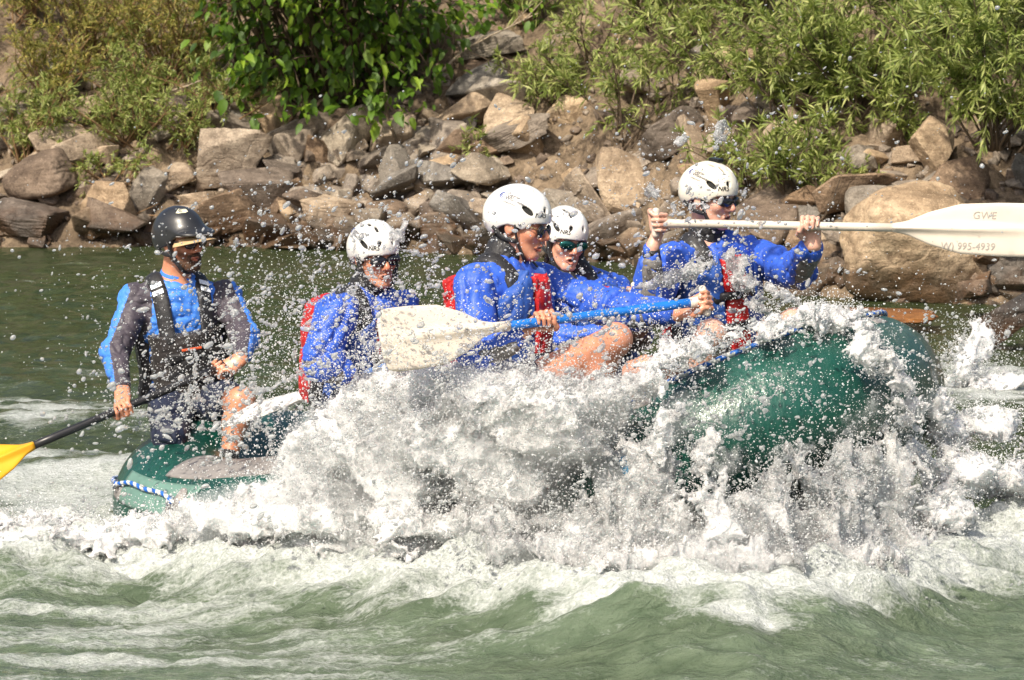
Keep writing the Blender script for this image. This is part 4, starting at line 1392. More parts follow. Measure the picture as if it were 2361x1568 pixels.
def text_mesh(body, size, bold=0.0):
    cu = bpy.data.curves.new('lettering', 'FONT')
    cu.body = body
    cu.size = size
    cu.align_x = 'LEFT'
    cu.offset = bold * size
    cu.resolution_u = 3
    o = bpy.data.objects.new('lettering', cu)
    COL.objects.link(o)
    dg = bpy.context.evaluated_depsgraph_get()
    me = o.evaluated_get(dg).to_mesh()
    v = np.array([x.co[:] for x in me.vertices])
    f = [list(p.vertices) for p in me.polygons]
    o.evaluated_get(dg).to_mesh_clear()
    bpy.data.objects.remove(o)
    bpy.data.curves.remove(cu)
    return v, f
def subdiv_flat(v, f, maxlen):
    """split triangles until their edges are short, so flat lettering can follow a curved shell"""
    tris = []
    for q in f:
        for k in range(1, len(q) - 1):
            tris.append((q[0], q[k], q[k + 1]))
    v = [tuple(p) for p in v]
    for _ in range(4):
        out, cache, done = [], {}, True
        def mid(a, b):
            k = (min(a, b), max(a, b))
            if k not in cache:
                cache[k] = len(v)
                v.append(tuple((np.array(v[a]) + np.array(v[b])) / 2))
            return cache[k]
        lens = lambda a, b: math.dist(v[a], v[b])
        for (a, b, c) in tris:
            e = [(lens(a, b), a, b, c), (lens(b, c), b, c, a), (lens(c, a), c, a, b)]
            m = max(e)
            if m[0] > maxlen:
                done = False
                q = mid(m[1], m[2])
                out += [(m[1], q, m[3]), (q, m[2], m[3])]
            else:
                out.append((a, b, c))
        tris = out
        if done:
            break
    return np.array(v), np.array(tris)

class Head:
    """head frame: local x = person's left, y = forward, z = up; z 0 at eye level"""
    def __init__(s, c, fwd, roll=0.0, scale=1.0):
        s.c = np.asarray(c, float)
        F = unit(fwd)
        U = np.array((0, 0, 1.0))
        U = unit(U - F * (U @ F))
        L = np.cross(U, F)
        a = math.radians(roll)
        L, U = L * math.cos(a) + U * math.sin(a), U * math.cos(a) - L * math.sin(a)
        s.R = np.stack([L, F, U], 1)
        s.k = scale
    def __call__(s, x, y, z):
        return s.c + s.R @ (np.array((x, y, z), float) * s.k)
    def pts(s, a):
        return s.c + (np.asarray(a, float) * s.k) @ s.R.T
    def local(s, p):
        return ((p - s.c) @ s.R) / s.k

def head_shape(F, H, neck, mouth=0.0, female=False):
    k = H.k
    F.ell(H(0, -0.012, 0.040), np.array((0.074, 0.096, 0.088)) * k, H.R)
    F.ell(H(0, 0.026, -0.030), np.array((0.058, 0.064, 0.082)) * k, H.R, k=0.03 * k)
    for sg in (-1, 1):
        F.cap(H(sg * 0.054, 0.004, -0.055), H(sg * 0.020, 0.068, -0.100), 0.016 * k, 0.015 * k, k=0.022 * k)
        F.ell(H(sg * 0.040, 0.060, -0.022), np.array((0.022, 0.024, 0.022)) * k, H.R, k=0.02 * k)
        F.cap(H(sg * 0.014, 0.090, 0.024), H(sg * 0.048, 0.078, 0.024), 0.0105 * k, 0.009 * k, k=0.012 * k)
        F.ell(H(sg * 0.032, 0.098, 0.006), np.array((0.018, 0.014, 0.012)) * k, H.R, k=0.010 * k, mode='cut')
        F.ell(H(sg * 0.032, 0.076, 0.005), np.array((0.0135, 0.0135, 0.0115)) * k, H.R, k=0.002)
        F.ell(H(sg * 0.076, -0.012, -0.004), np.array((0.009, 0.020, 0.032)) * k, H.R, k=0.006 * k)
        F.ell(H(sg * 0.086, -0.006, 0.0), np.array((0.006, 0.010, 0.018)) * k, H.R, k=0.005 * k, mode='cut')
        F.ell(H(sg * 0.013, 0.096, -0.034), np.array((0.0085, 0.011, 0.008)) * k, H.R, k=0.006 * k)
    F.cap(H(0, 0.086, 0.016), H(0, 0.112, -0.026), 0.0085 * k, 0.0125 * k, k=0.010 * k)
    F.ell(H(0, 0.070, -0.102), np.array((0.024, 0.020, 0.018)) * k, H.R, k=0.016 * k)
    o = 0.006 + 0.010 * mouth
    for sg in (-1, 1):
        F.cap(H(0, 0.0955, -0.062 + o * 0.4), H(sg * 0.022, 0.084, -0.064), 0.0062 * k, 0.004 * k, k=0.005 * k)
        F.cap(H(0, 0.093, -0.066 - o), H(sg * 0.021, 0.083, -0.065 - o * 0.4), 0.0068 * k, 0.004 * k, k=0.005 * k)
    F.ell(H(0, 0.100, -0.064 - o * 0.3), np.array((0.017, 0.020, 0.0018 + 0.0075 * mouth)) * k, H.R, k=0.002, mode='cut')
    F.cap(H(0, -0.030, -0.050), np.asarray(neck), 0.054 * k, 0.060 * k, k=0.03 * k)

def perp(v, ax):
    return v - ax * (v @ ax)
def grip_hand(F, wrist, gp, axis, r, over, idx=1, size=1.0):
    wrist, gp, ax = np.asarray(wrist, float), np.asarray(gp, float), unit(axis)
    n = unit(perp(wrist - gp, ax))
    t = perp(np.asarray(over, float), ax)
    t = unit(t - n * (t @ n))
    fr = np.array((0.0088, 0.0094, 0.0090, 0.0078)) * size
    offs = np.array((0.031, 0.0105, -0.0095, -0.029)) * idx * size
    lens = (1.0, 1.06, 1.0, 0.88)
    for i in range(4):
        R = r + fr[i] * 0.95
        def at(deg, rad):
            a = math.radians(deg)
            return gp + ax * offs[i] + (n * math.cos(a) - t * math.sin(a)) * rad
        kn = at(62, R + 0.010)
        pts = [kn, at(62 + 72 * lens[i], R + 0.008), at(62 + 138 * lens[i], R + 0.003), at(62 + 190 * lens[i], R)]
        w = wrist + ax * offs[i] * 0.55
        F.cap(w, kn, 0.016 * size, 0.0115 * size, k=0.016)
        for q in range(3):
            F.cap(pts[q], pts[q + 1], fr[i] * (1.05 - 0.08 * q), fr[i] * (1.0 - 0.09 * q), k=0.004)
    # thumb leaves the side of the palm and closes the other way round
    base = wrist * 0.55 + gp * 0.45 + ax * 0.030 * idx * size + n * 0.006
    def at(deg, rad, o):
        a = math.radians(deg)
        return gp + ax * o * idx * size + (n * math.cos(a) - t * math.sin(a)) * rad
    tp = [base, at(-25, r + 0.016, 0.044), at(-80, r + 0.011, 0.040), at(-125, r + 0.008, 0.028)]
    for q, (ra, rb) in enumerate(((0.015, 0.0115), (0.0115, 0.010), (0.010, 0.0085))):
        F.cap(tp[q], tp[q + 1], ra * size, rb * size, k=0.006)

class Body:
    pass
def torso_frame(pel, chest, fwd):
    U = unit(np.asarray(chest) - np.asarray(pel))
    Fw = unit(perp(np.asarray(fwd, float), U))
    return np.stack([np.cross(U, Fw), Fw, U], 1)      # left, forward, up

def person(label, J, H, fwd, tone, wear, mouth=0.0, female=False, beard=False, eyes=False, build=1.0, shoulder_w=1.0):
    """J: joints in world space. Returns the Empty and the data the clothes need"""
    root = thing('person', label, 'person', J['pelvis'], 'people in the raft')
    b = Body()
    b.root, b.J, b.H, b.build = root, J, H, build
    b.R = torso_frame(J['pelvis'], J['neck'], fwd)
    allp = np.array([J[k] for k in J if isinstance(J[k], np.ndarray)] + [H(0, 0, 0.14), H(0.1, 0.13, -0.12), H(-0.1, -0.13, 0)])
    F = Field(allp.min(0) - 0.17, allp.max(0) + 0.17, 0.0048)
    head_shape(F, H, J['neck'], mouth, female)
    L, Fw, U = b.R.T
    pel, nk = J['pelvis'], J['neck']
    tl = np.linalg.norm(nk - pel)
    b.tl = tl
    F.ell(pel + U * 0.02, np.array((0.150, 0.110, 0.110)) * build, b.R)
    F.ell(pel + U * tl * 0.42, np.array((0.140, 0.100, 0.17)) * build, b.R, k=0.05)
    F.ell(pel + U * tl * 0.74, np.array((0.150, 0.108, 0.16)) * build, b.R, k=0.05)
    for sd in 'LR':
        F.cap(nk - U * 0.03, J['sh' + sd], 0.050, 0.052, k=0.04)
        F.cap(J['sh' + sd], J['el' + sd], 0.046 * build, 0.036 * build, k=0.02)
        F.cap(J['el' + sd], J['wr' + sd], 0.037 * build, 0.025 * build, k=0.012)
        hd = J.get('hand' + sd)
        if hd:
            grip_hand(F, J['wr' + sd], *hd)
        F.cap(J['hip' + sd], J['kn' + sd], 0.082 * build, 0.055 * build, k=0.03)
        F.ell(J['kn' + sd], (0.058 * build, 0.058 * build, 0.060 * build), k=0.02)
        shin = J['an' + sd] - J['kn' + sd]
        calf = J['kn' + sd] + shin * 0.33 - perp(Fw, unit(shin)) * 0.018
        F.cap(J['kn' + sd], calf, 0.050 * build, 0.054 * build, k=0.02)
        F.cap(calf, J['an' + sd], 0.052 * build, 0.034 * build, k=0.02)
    v, f = F.mesh()
    col = np.tile(np.array(tone, float), (len(v), 1))
    l = H.local(v)
    near = (np.abs(l) < (0.1, 0.14, 0.14)).all(1) & (l[:, 1] > -0.02)
    def paint(mask, c):
        nonlocal col
        mask = np.clip(mask, 0, 1)[:, None] * near[:, None]
        col = col * (1 - mask) + np.array(c) * mask
    # ruddy cheeks and nose, lips, mouth, stubble or beard, eyes
    ruddy = np.exp(-((np.abs(l[:, 0]) - 0.038) / 0.022) ** 2 - ((l[:, 2] + 0.025) / 0.025) ** 2) + np.exp(-(l[:, 0] / 0.016) ** 2 - ((l[:, 2] + 0.025) / 0.02) ** 2)
    paint(0.5 * ruddy, (tone[0] * 0.98, tone[1] * 0.62, tone[2] * 0.55))
    if beard:
        n = 0.25 * fbm(l * 60, 3)
        bd = sstep(-0.030, -0.055, l[:, 2] + 0.25 * np.abs(l[:, 0]) * 0 - 0.02 * sstep(0.045, 0.07, np.abs(l[:, 0]))) * sstep(0.0, 0.03, l[:, 1])
        lipzone = np.exp(-(l[:, 0] / 0.02) ** 2 - ((l[:, 2] + 0.066) / 0.009) ** 2)
        paint(0.92 * bd * (1 - lipzone) + n * bd, (0.060, 0.026, 0.013))
    o = 0.006 + 0.010 * mouth
    lip = np.exp(-(l[:, 0] / 0.020) ** 4 - ((l[:, 2] + 0.064 + o * 0.3) / (0.007 + 0.007 * mouth + 0.002)) ** 4) * (l[:, 1] > 0.078)
    paint(0.75 * lip, (tone[0] * 0.75, tone[1] * 0.36, tone[2] * 0.34))
    if mouth > 0.2:
        ins = np.exp(-(l[:, 0] / 0.016) ** 4 - ((l[:, 2] + 0.064 + o * 0.3) / (0.0065 * mouth + 0.001)) ** 4) * (l[:, 1] < 0.093) * (l[:, 1] > 0.06)
        paint(ins, (0.05, 0.012, 0.010))
        if mouth < 0.75:
            teeth = np.exp(-(l[:, 0] / 0.015) ** 4 - ((l[:, 2] + 0.0625) / 0.0035) ** 4) * (l[:, 1] < 0.096) * (l[:, 1] > 0.06)
            paint(teeth * 0.9, (0.7, 0.66, 0.58))
    brow = np.exp(-((np.abs(l[:, 0]) - 0.032) / 0.020) ** 4 - ((l[:, 2] - 0.0235) / 0.0045) ** 2) * (l[:, 1] > 0.06)
    paint(0.8 * brow, (0.05, 0.03, 0.018))
    if eyes:
        e = np.exp(-((np.abs(l[:, 0]) - 0.032) / 0.012) ** 4 - ((l[:, 2] - 0.005) / 0.006) ** 4) * (l[:, 1] > 0.075)
        paint(e, (0.55, 0.5, 0.45))
        e = np.exp(-((np.abs(l[:, 0]) - 0.034) / 0.0055) ** 4 - ((l[:, 2] - 0.005) / 0.0055) ** 4) * (l[:, 1] > 0.075)
        paint(e, (0.02, 0.015, 0.01))
    me = mesh_from('body', v, f)
    set_attr(me, 'tone', col)
    b.body = obj('body', me, M_skin, root)
    # short hair under the helmet
    Fh = Field(H.c - 0.16, H.c + 0.16, 0.006)
    Fh.ell(H(0, -0.022, 0.030), np.array((0.080, 0.094, 0.094)) * H.k, H.R)
    Fh.ell(H(0, 0.085, -0.01), np.array((0.085, 0.060, 0.075)) * H.k, H.R, k=0.01, mode='cut')
    if female:
        for sg in (-1, 1):
            Fh.cap(H(sg * 0.072, 0.012, 0.01), H(sg * 0.070, -0.010, -0.10), 0.014, 0.010, k=0.012)
        Fh.cap(H(0, -0.09, -0.02), H(0, -0.085, -0.14), 0.035, 0.018, k=0.02)
    else:
        for sg in (-1, 1):
            Fh.cap(H(sg * 0.072, 0.020, 0.02), H(sg * 0.071, 0.018, -0.018), 0.008, 0.004, k=0.008)
    vv, ff = Fh.mesh()
    vv = vv + normals_of(vv, ff) * (0.003 * fbm(vv * np.array((60, 60, 25)), 3))[:, None]
    obj('hair', mesh_from('hair', vv, ff), M_hair, root)
    if beard:
        Fb = Field(H.c - 0.17, H.c + 0.15, 0.0042)
        for sg in (-1, 1):
            Fb.cap(H(sg * 0.060, 0.010, -0.040), H(sg * 0.054, 0.014, -0.066), 0.012 * H.k, 0.016 * H.k)
            Fb.cap(H(sg * 0.054, 0.012, -0.066), H(sg * 0.022, 0.070, -0.104), 0.018 * H.k, 0.019 * H.k, k=0.01)
            Fb.cap(H(sg * 0.026, 0.082, -0.052), H(sg * 0.004, 0.098, -0.050), 0.005 * H.k, 0.006 * H.k, k=0.004)
            Fb.cap(H(sg * 0.028, 0.080, -0.054), H(sg * 0.028, 0.076, -0.092), 0.007 * H.k, 0.012 * H.k, k=0.006)
        Fb.ell(H(0, 0.074, -0.106), np.array((0.028, 0.024, 0.024)) * H.k, H.R, k=0.012)
        vv, ff = Fb.mesh()
        vv = vv + normals_of(vv, ff) * (0.004 * fbm(vv * 70, 3))[:, None]
        obj('beard', mesh_from('beard', vv, ff), M_beard, root)
    # water shoes
    for sd in 'LR':
        an = J['an' + sd]
        toe = an + unit(perp(Fw, np.array((0, 0, 1.0)))) * 0.15 - np.array((0, 0, 0.055))
        Fs = Field(np.minimum(an, toe) - 0.1, np.maximum(an, toe) + 0.1, 0.009)
        Fs.cap(an - (0, 0, 0.03), toe, 0.044, 0.034, k=0.0, flat=((0, 0, 1), 0.8))
        Fs.cap(an + (0, 0, 0.01), an - (0, 0, 0.04), 0.042, 0.046, k=0.02)
        vv, ff = Fs.mesh()
        obj('shoe', mesh_from('shoe', vv, ff), M_black, root)
    return b

def crumple(v, f, amp, scale, seed):
    """creases: narrow valleys wandering over otherwise smooth cloth"""
    n = normals_of(v, f)
    rs = np.random.default_rng(seed)
    q, _ = np.linalg.qr(rs.normal(size=(3, 3)))
    p = (v @ q) * np.array((1.0, 1.0, 0.42)) * scale + seed * 7.7
    p = p + 0.5 * np.stack([pnoise(p * 0.6 + 31), pnoise(p * 0.6 + 57), pnoise(p * 0.6 + 83)], 1)
    w = pnoise(p)
    w2 = pnoise(p * 1.9 + 19)
    crease = -np.exp(-(w / 0.07) ** 2) * 0.8 - 0.45 * np.exp(-(w2 / 0.08) ** 2) + 0.9 * np.abs(w) + 0.5 * w2
    return v + n * (amp * crease)[:, None]

def torso_layers(F, b, grow, sleeves=True, arm=0.062, cuff=0.045, low=-0.02):
    J, U = b.J, b.R[:, 2]
    pel, tl, s = J['pelvis'], b.tl, b.build
    F.ell(pel + U * (0.04 + low), np.array((0.165, 0.128, 0.11)) * s + grow, b.R)
    F.ell(pel + U * tl * 0.42, np.array((0.155, 0.118, 0.18)) * s + grow, b.R, k=0.06)
    F.ell(pel + U * tl * 0.74, np.array((0.165, 0.125, 0.165)) * s + grow, b.R, k=0.06)
    for sd in 'LR':
        F.cap(J['neck'] - U * 0.045, J['sh' + sd], 0.060 + grow * 0.5, 0.062 + grow, k=0.04)
        if sleeves:
            F.cap(J['sh' + sd], J['el' + sd], arm * 1.08, arm, k=0.03)
            F.cap(J['el' + sd], J['wr' + sd] + (J['el' + sd] - J['wr' + sd]) * 0.12, arm, cuff, k=0.03)
def garment_field(b, h=0.0065, pad=0.14):
    J = b.J
    q = np.array([J[k] for k in ('pelvis', 'neck', 'shL', 'shR', 'elL', 'elR', 'wrL', 'wrR', 'hipL', 'hipR')])
    return Field(q.min(0) - pad, q.max(0) + pad, h)
def jacket(b, seed, mat, name='jacket', arm=0.066, grey=True, cuffs=True):
    F = garment_field(b)
    torso_layers(F, b, 0.012, True, arm * b.build, 0.048)
    v, f = F.mesh()
    v = crumple(v, f, 0.017, 6.0, seed)
    v = crumple(v, f, 0.0035, 14.0, seed + 3)
    jk = obj(name, mesh_from(name, v, f), mat, b.root)
    J, U = b.J, b.R[:, 2]
    # black neck gasket
    Fc = Field(J['neck'] - 0.14, J['neck'] + 0.14, 0.006)
    nd = unit(b.H(0, -0.03, -0.05) - J['neck'])
    Fc.cap(J['neck'] - nd * 0.03, J['neck'] + nd * 0.050, 0.080, 0.073)
    vv, ff = Fc.mesh()
    vv = crumple(vv, ff, 0.004, 22, seed)
    obj('collar', mesh_from('collar', vv, ff), M_black, b.root if False else jk)
    if cuffs:
        for sd in 'LR':
            w, e = J['wr' + sd], J['el' + sd]
            d = unit(e - w)
            vv, ff = sweep(np.array([w + d * t for t in (0.0, 0.012, 0.04, 0.065, 0.075)]), np.array((0.030, 0.034, 0.036, 0.040, 0.036)), 20)
            vv = vv + 0.003 * np.stack([pnoise(vv * 40 + q) for q in (1, 5, 9)], 1)
            obj('cuff', mesh_from('cuff', vv, ff), M_black, jk)
    if grey:
        for sd in 'LR':      # grey panel along the under side of each sleeve
            e, w = J['el' + sd], J['wr' + sd]
            d = unit(w - e)
            dn = unit(perp(np.array((0, -0.25, -1.0)), d))
            Fg = Field(np.minimum(e, w) - 0.12, np.maximum(e, w) + 0.12, 0.006)
            Fg.cap(e + dn * 0.018, e + (w - e) * 0.72 + dn * 0.014, 0.056, 0.044)
            vv, ff = Fg.mesh()
            vv = crumple(vv, ff, 0.006, 16, seed + 5)
            obj('sleeve_panel', mesh_from('sleeve_panel', vv, ff), M_grey_cloth, jk)
    return jk

def vest_pieces(b, seed, red_front=True, guide=False):
    J, R = b.J, b.R
    L, Fw, U = R.T
    pel, tl = J['pelvis'], b.tl
    F = garment_field(b, 0.007, 0.16)
    torso_layers(F, b, 0.040, False)
    for sd in 'LR':   # arm holes
        out = L if sd == 'L' else -L
        F.cap(J['sh' + sd] + out * 0.035 - U * 0.02, J['sh' + sd] + out * 0.22 - U * 0.05, 0.082, 0.11, k=0.03, mode='cut')
        F.cap(J['sh' + sd] + out * 0.02, J['el' + sd], 0.075, 0.072, k=0.02, mode='cut')
    nd = unit(b.H(0, -0.03, -0.05) - J['neck'])
    F.cap(J['neck'] - nd * 0.06, J['neck'] + nd * 0.2, 0.088, 0.10, k=0.02, mode='cut')
    g = F.box(F.lo, F.lo + (F.n + 1) * F.h)
    _, X, Y, Z = g
    X, Y, Z = X - pel[0], Y - pel[1], Z - pel[2]
    l = (X * L[0] + Y * L[1] + Z * L[2]).astype(np.float32)
    w = (X * Fw[0] + Y * Fw[1] + Z * Fw[2]).astype(np.float32)
    u = (X * U[0] + Y * U[1] + Z * U[2]).astype(np.float32)
    def piece(name, mat, fields, grow=0.0, parent=None, amp=0.005, lab=None):
        d = F.f - grow
        for q in fields:
            d = np.maximum(d, q)
        vv, ff = surface_nets(d, F.lo, F.h)
        if len(vv) == 0:
            return None
        vv = crumple(vv, ff, amp, 13, seed)
        o = obj(name, mesh_from(name, vv, ff), mat, parent or b.root)
        if lab:
            o['label'] = lab
        return o
    al = np.abs(l)
    top = tl * 0.66
    lowz = -0.015
    base = piece('life_vest', M_black if not guide else M_charcoal, [lowz - u, u - top, w - 0.03, -0.03 - w])
    if guide:
        piece('front_panel', M_charcoal, [lowz - u, u - tl * 0.60, 0.03 - w, al - 0.15], 0.012, base, 0.006)
        piece('pocket', M_black, [0.08 - u, u - tl * 0.44, 0.02 - w, al - 0.10], 0.030, base, 0.006)
        piece('back_panel', M_charcoal, [lowz - u, u - top, w + 0.03], 0.0, base)
    else:
        piece('back_panel', M_red_vest, [lowz - u, u - tl * 0.90, w + 0.03, al - 0.19], 0.040, base, 0.008)
        for sg in (-1, 1):
            piece('side_panel', M_blue_vest, [lowz - u, u - tl * 0.93 + 0.9 * (sg * l - 0.07), 0.02 - w, 0.050 - sg * l, sg * l - 0.18], 0.010, base, 0.006)
        cz = tl * 0.86
        piece('front_panel', M_red_vest, [lowz - u, u - cz - 0.6 * al, 0.03 - w, al - 0.048], 0.020, base, 0.006)
        for zz in (tl * 0.28, tl * 0.58):
            st = piece('chest_strap', M_black, [np.abs(u - zz) - 0.016, 0.03 - w, al - 0.075], 0.028, base, 0.001)
            c = pel + U * zz + Fw * (0.128 * b.build + 0.085)
            Fb = Field(c - 0.06, c + 0.06, 0.005)
            Fb.rbox(c - Fw * 0.012, (0.028, 0.010, 0.018), R, 0.006)
            vv, ff = Fb.mesh()
            obj('buckle', mesh_from('buckle', vv, ff), M_frame, base)
    # shoulder straps
    for sd, sg in (('L', 1), ('R', -1)):
        m1 = J['neck'] * 0.50 + J['sh' + sd] * 0.50
        front = pel + U * tl * 0.58 + Fw * (0.145 * b.build) + L * sg * 0.085
        back = pel + U * tl * 0.62 - Fw * (0.150 * b.build) + L * sg * 0.085
        topm = m1 + U * 0.060
        pts = spline([back, back * 0.35 + topm * 0.65 - Fw * 0.035 + U * 0.012, topm, front * 0.35 + topm * 0.65 + Fw * 0.045 + U * 0.005, front], 26)
        Fs = Field(pts.min(0) - 0.06, pts.max(0) + 0.06, 0.006)
        for q in range(25):
            d = unit(pts[q + 1] - pts[q])
            nrm = unit(perp(pts[q] - (pel + U * tl * 0.6), d))
            Fs.cap(pts[q], pts[q + 1], 0.036, 0.036, k=0.0, flat=(nrm, 0.42))
        vv, ff = Fs.mesh()
        st = obj('shoulder_strap', mesh_from('shoulder_strap', vv, ff), M_black, base)
        if guide:
            for q in (17,):
                d = unit(pts[q + 1] - pts[q - 1])
                nrm = unit(perp(pts[q] - (pel + U * tl * 0.6), d))
                for o2 in (-0.011, 0.011):
                    c = pts[q] + nrm * 0.017 + d * o2 * 1.6
                    vv, ff = bevel_box(c, (0.048, 0.022, 0.004), np.stack([np.cross(d, nrm), d, nrm], 1), 0.001)
                    obj('reflective_patch', mesh_from('reflective_patch', vv, ff, False), M_reflect, base)
    if guide:
        c = pel + U * tl * 0.47 + Fw * (0.125 * b.build + 0.062)
        vv, ff = bevel_box(c, (0.085, 0.008, 0.010), R, 0.002)
        obj('stitched_bar', mesh_from('stitched_bar', vv, ff, False), M_orange, base)
    return base

def shorts(b, mat, seed, reach=0.62, name='shorts'):
    J = b.J
    q = np.array([J[k] for k in ('pelvis', 'hipL', 'hipR', 'knL', 'knR')])
    F = Field(q.min(0) - 0.18, q.max(0) + 0.18, 0.0075)
    F.ell(J['pelvis'] + b.R[:, 2] * 0.01, np.array((0.172, 0.132, 0.12)) * b.build, b.R)
    for sd in 'LR':
        a, k = J['hip' + sd], J['kn' + sd]
        rc = reach[sd] if isinstance(reach, dict) else reach
        F.cap(a, a + (k - a) * rc, 0.098 * b.build, (0.088 if rc < 1 else 0.074) * b.build, k=0.04)
    v, f = F.mesh()
    v = crumple(v, f, 0.012, 11, seed)
    return obj(name, mesh_from(name, v, f), mat, b.root)

HC, HR = np.array((0, -0.012, 0.046)), np.array((0.098, 0.126, 0.108))
_RIMY = np.array((-0.15, -0.115, -0.085, -0.055, -0.02, 0.01, 0.035, 0.065, 0.15))
_RIMZ = np.array((-0.035, -0.045, -0.047, -0.012, 0.006, 0.004, -0.010, 0.022, 0.032))
def on_shell(H, d, lift=0.0):
    """local direction(s) from helmet centre -> world point on the shell"""
    d = np.asarray(d, float)
    r = 1 / np.sqrt(((d / HR) ** 2).sum(-1))
    p = HC + d * (r[..., None] if d.ndim > 1 else r) + 0
    n = d / HR ** 2
    n = n / np.linalg.norm(n, axis=-1, keepdims=True)
    return H.pts(p + n * lift)
def sample(F, p):
    q = (p - F.lo) / F.h
    i = np.clip(np.floor(q).astype(int), 0, F.n - 2)
    f = q - i
    out = 0
    for a in (0, 1):
        for b in (0, 1):
            for c in (0, 1):
                w = (f[:, 0] if a else 1 - f[:, 0]) * (f[:, 1] if b else 1 - f[:, 1]) * (f[:, 2] if c else 1 - f[:, 2])
                out = out + w * F.f[i[:, 0] + a, i[:, 1] + b, i[:, 2] + c]
    return out
def decal(H, body, size, dirc, right, up, mat, parent, name='lettering', lift=0.0016, shear=0.0, F=None):
    v, f = text_mesh(body, size, 0.012) if isinstance(body, str) else body
    v, f = subdiv_flat(v, f, 0.012)
    c = unit(dirc)
    r0 = 1 / math.sqrt(((c / HR) ** 2).sum())
    rt = unit(perp(np.asarray(right, float), c)); upv = unit(perp(perp(np.asarray(up, float), c), rt))
    p = c[None] * r0 + (v[:, 0:1] + shear * v[:, 1:2]) * rt[None] + v[:, 1:2] * upv[None]
    w = on_shell(H, p, lift)
    if F is not None:      # rest the mark on the moulded shell itself
        nrm = unit_rows(w - on_shell(H, p, lift - 0.01))
        for _ in range(4):
            w = w - nrm * (sample(F, w) - lift)[:, None]
    return obj(name, mesh_from(name, w, f, False), mat, parent)
def swirl():
    """blue wave emblem: two curling crescents"""
    vs_, fs_ = [], []
    for (a0, a1, r0, r1, w0, cx, cy) in ((20, 290, 0.013, 0.010, 0.0052, 0, 0), (60, 330, 0.0065, 0.0035, 0.0032, 0.001, -0.001)):
        n = 22
        a = np.radians(np.linspace(a0, a1, n))
        rr = np.linspace(r0, r1, n)
        ww = w0 * np.sin(np.linspace(0.12, 3.0, n))
        o = len(vs_)
        for k in range(n):
            for sg in (-1, 1):
                rad = rr[k] + sg * ww[k] / 2
                vs_.append((cx + rad * math.cos(a[k]), cy + rad * math.sin(a[k]), 0))
        for k in range(n - 1):
            fs_.append([o + 2 * k, o + 2 * k + 1, o + 2 * k + 3, o + 2 * k + 2])
    return np.array(vs_), fs_
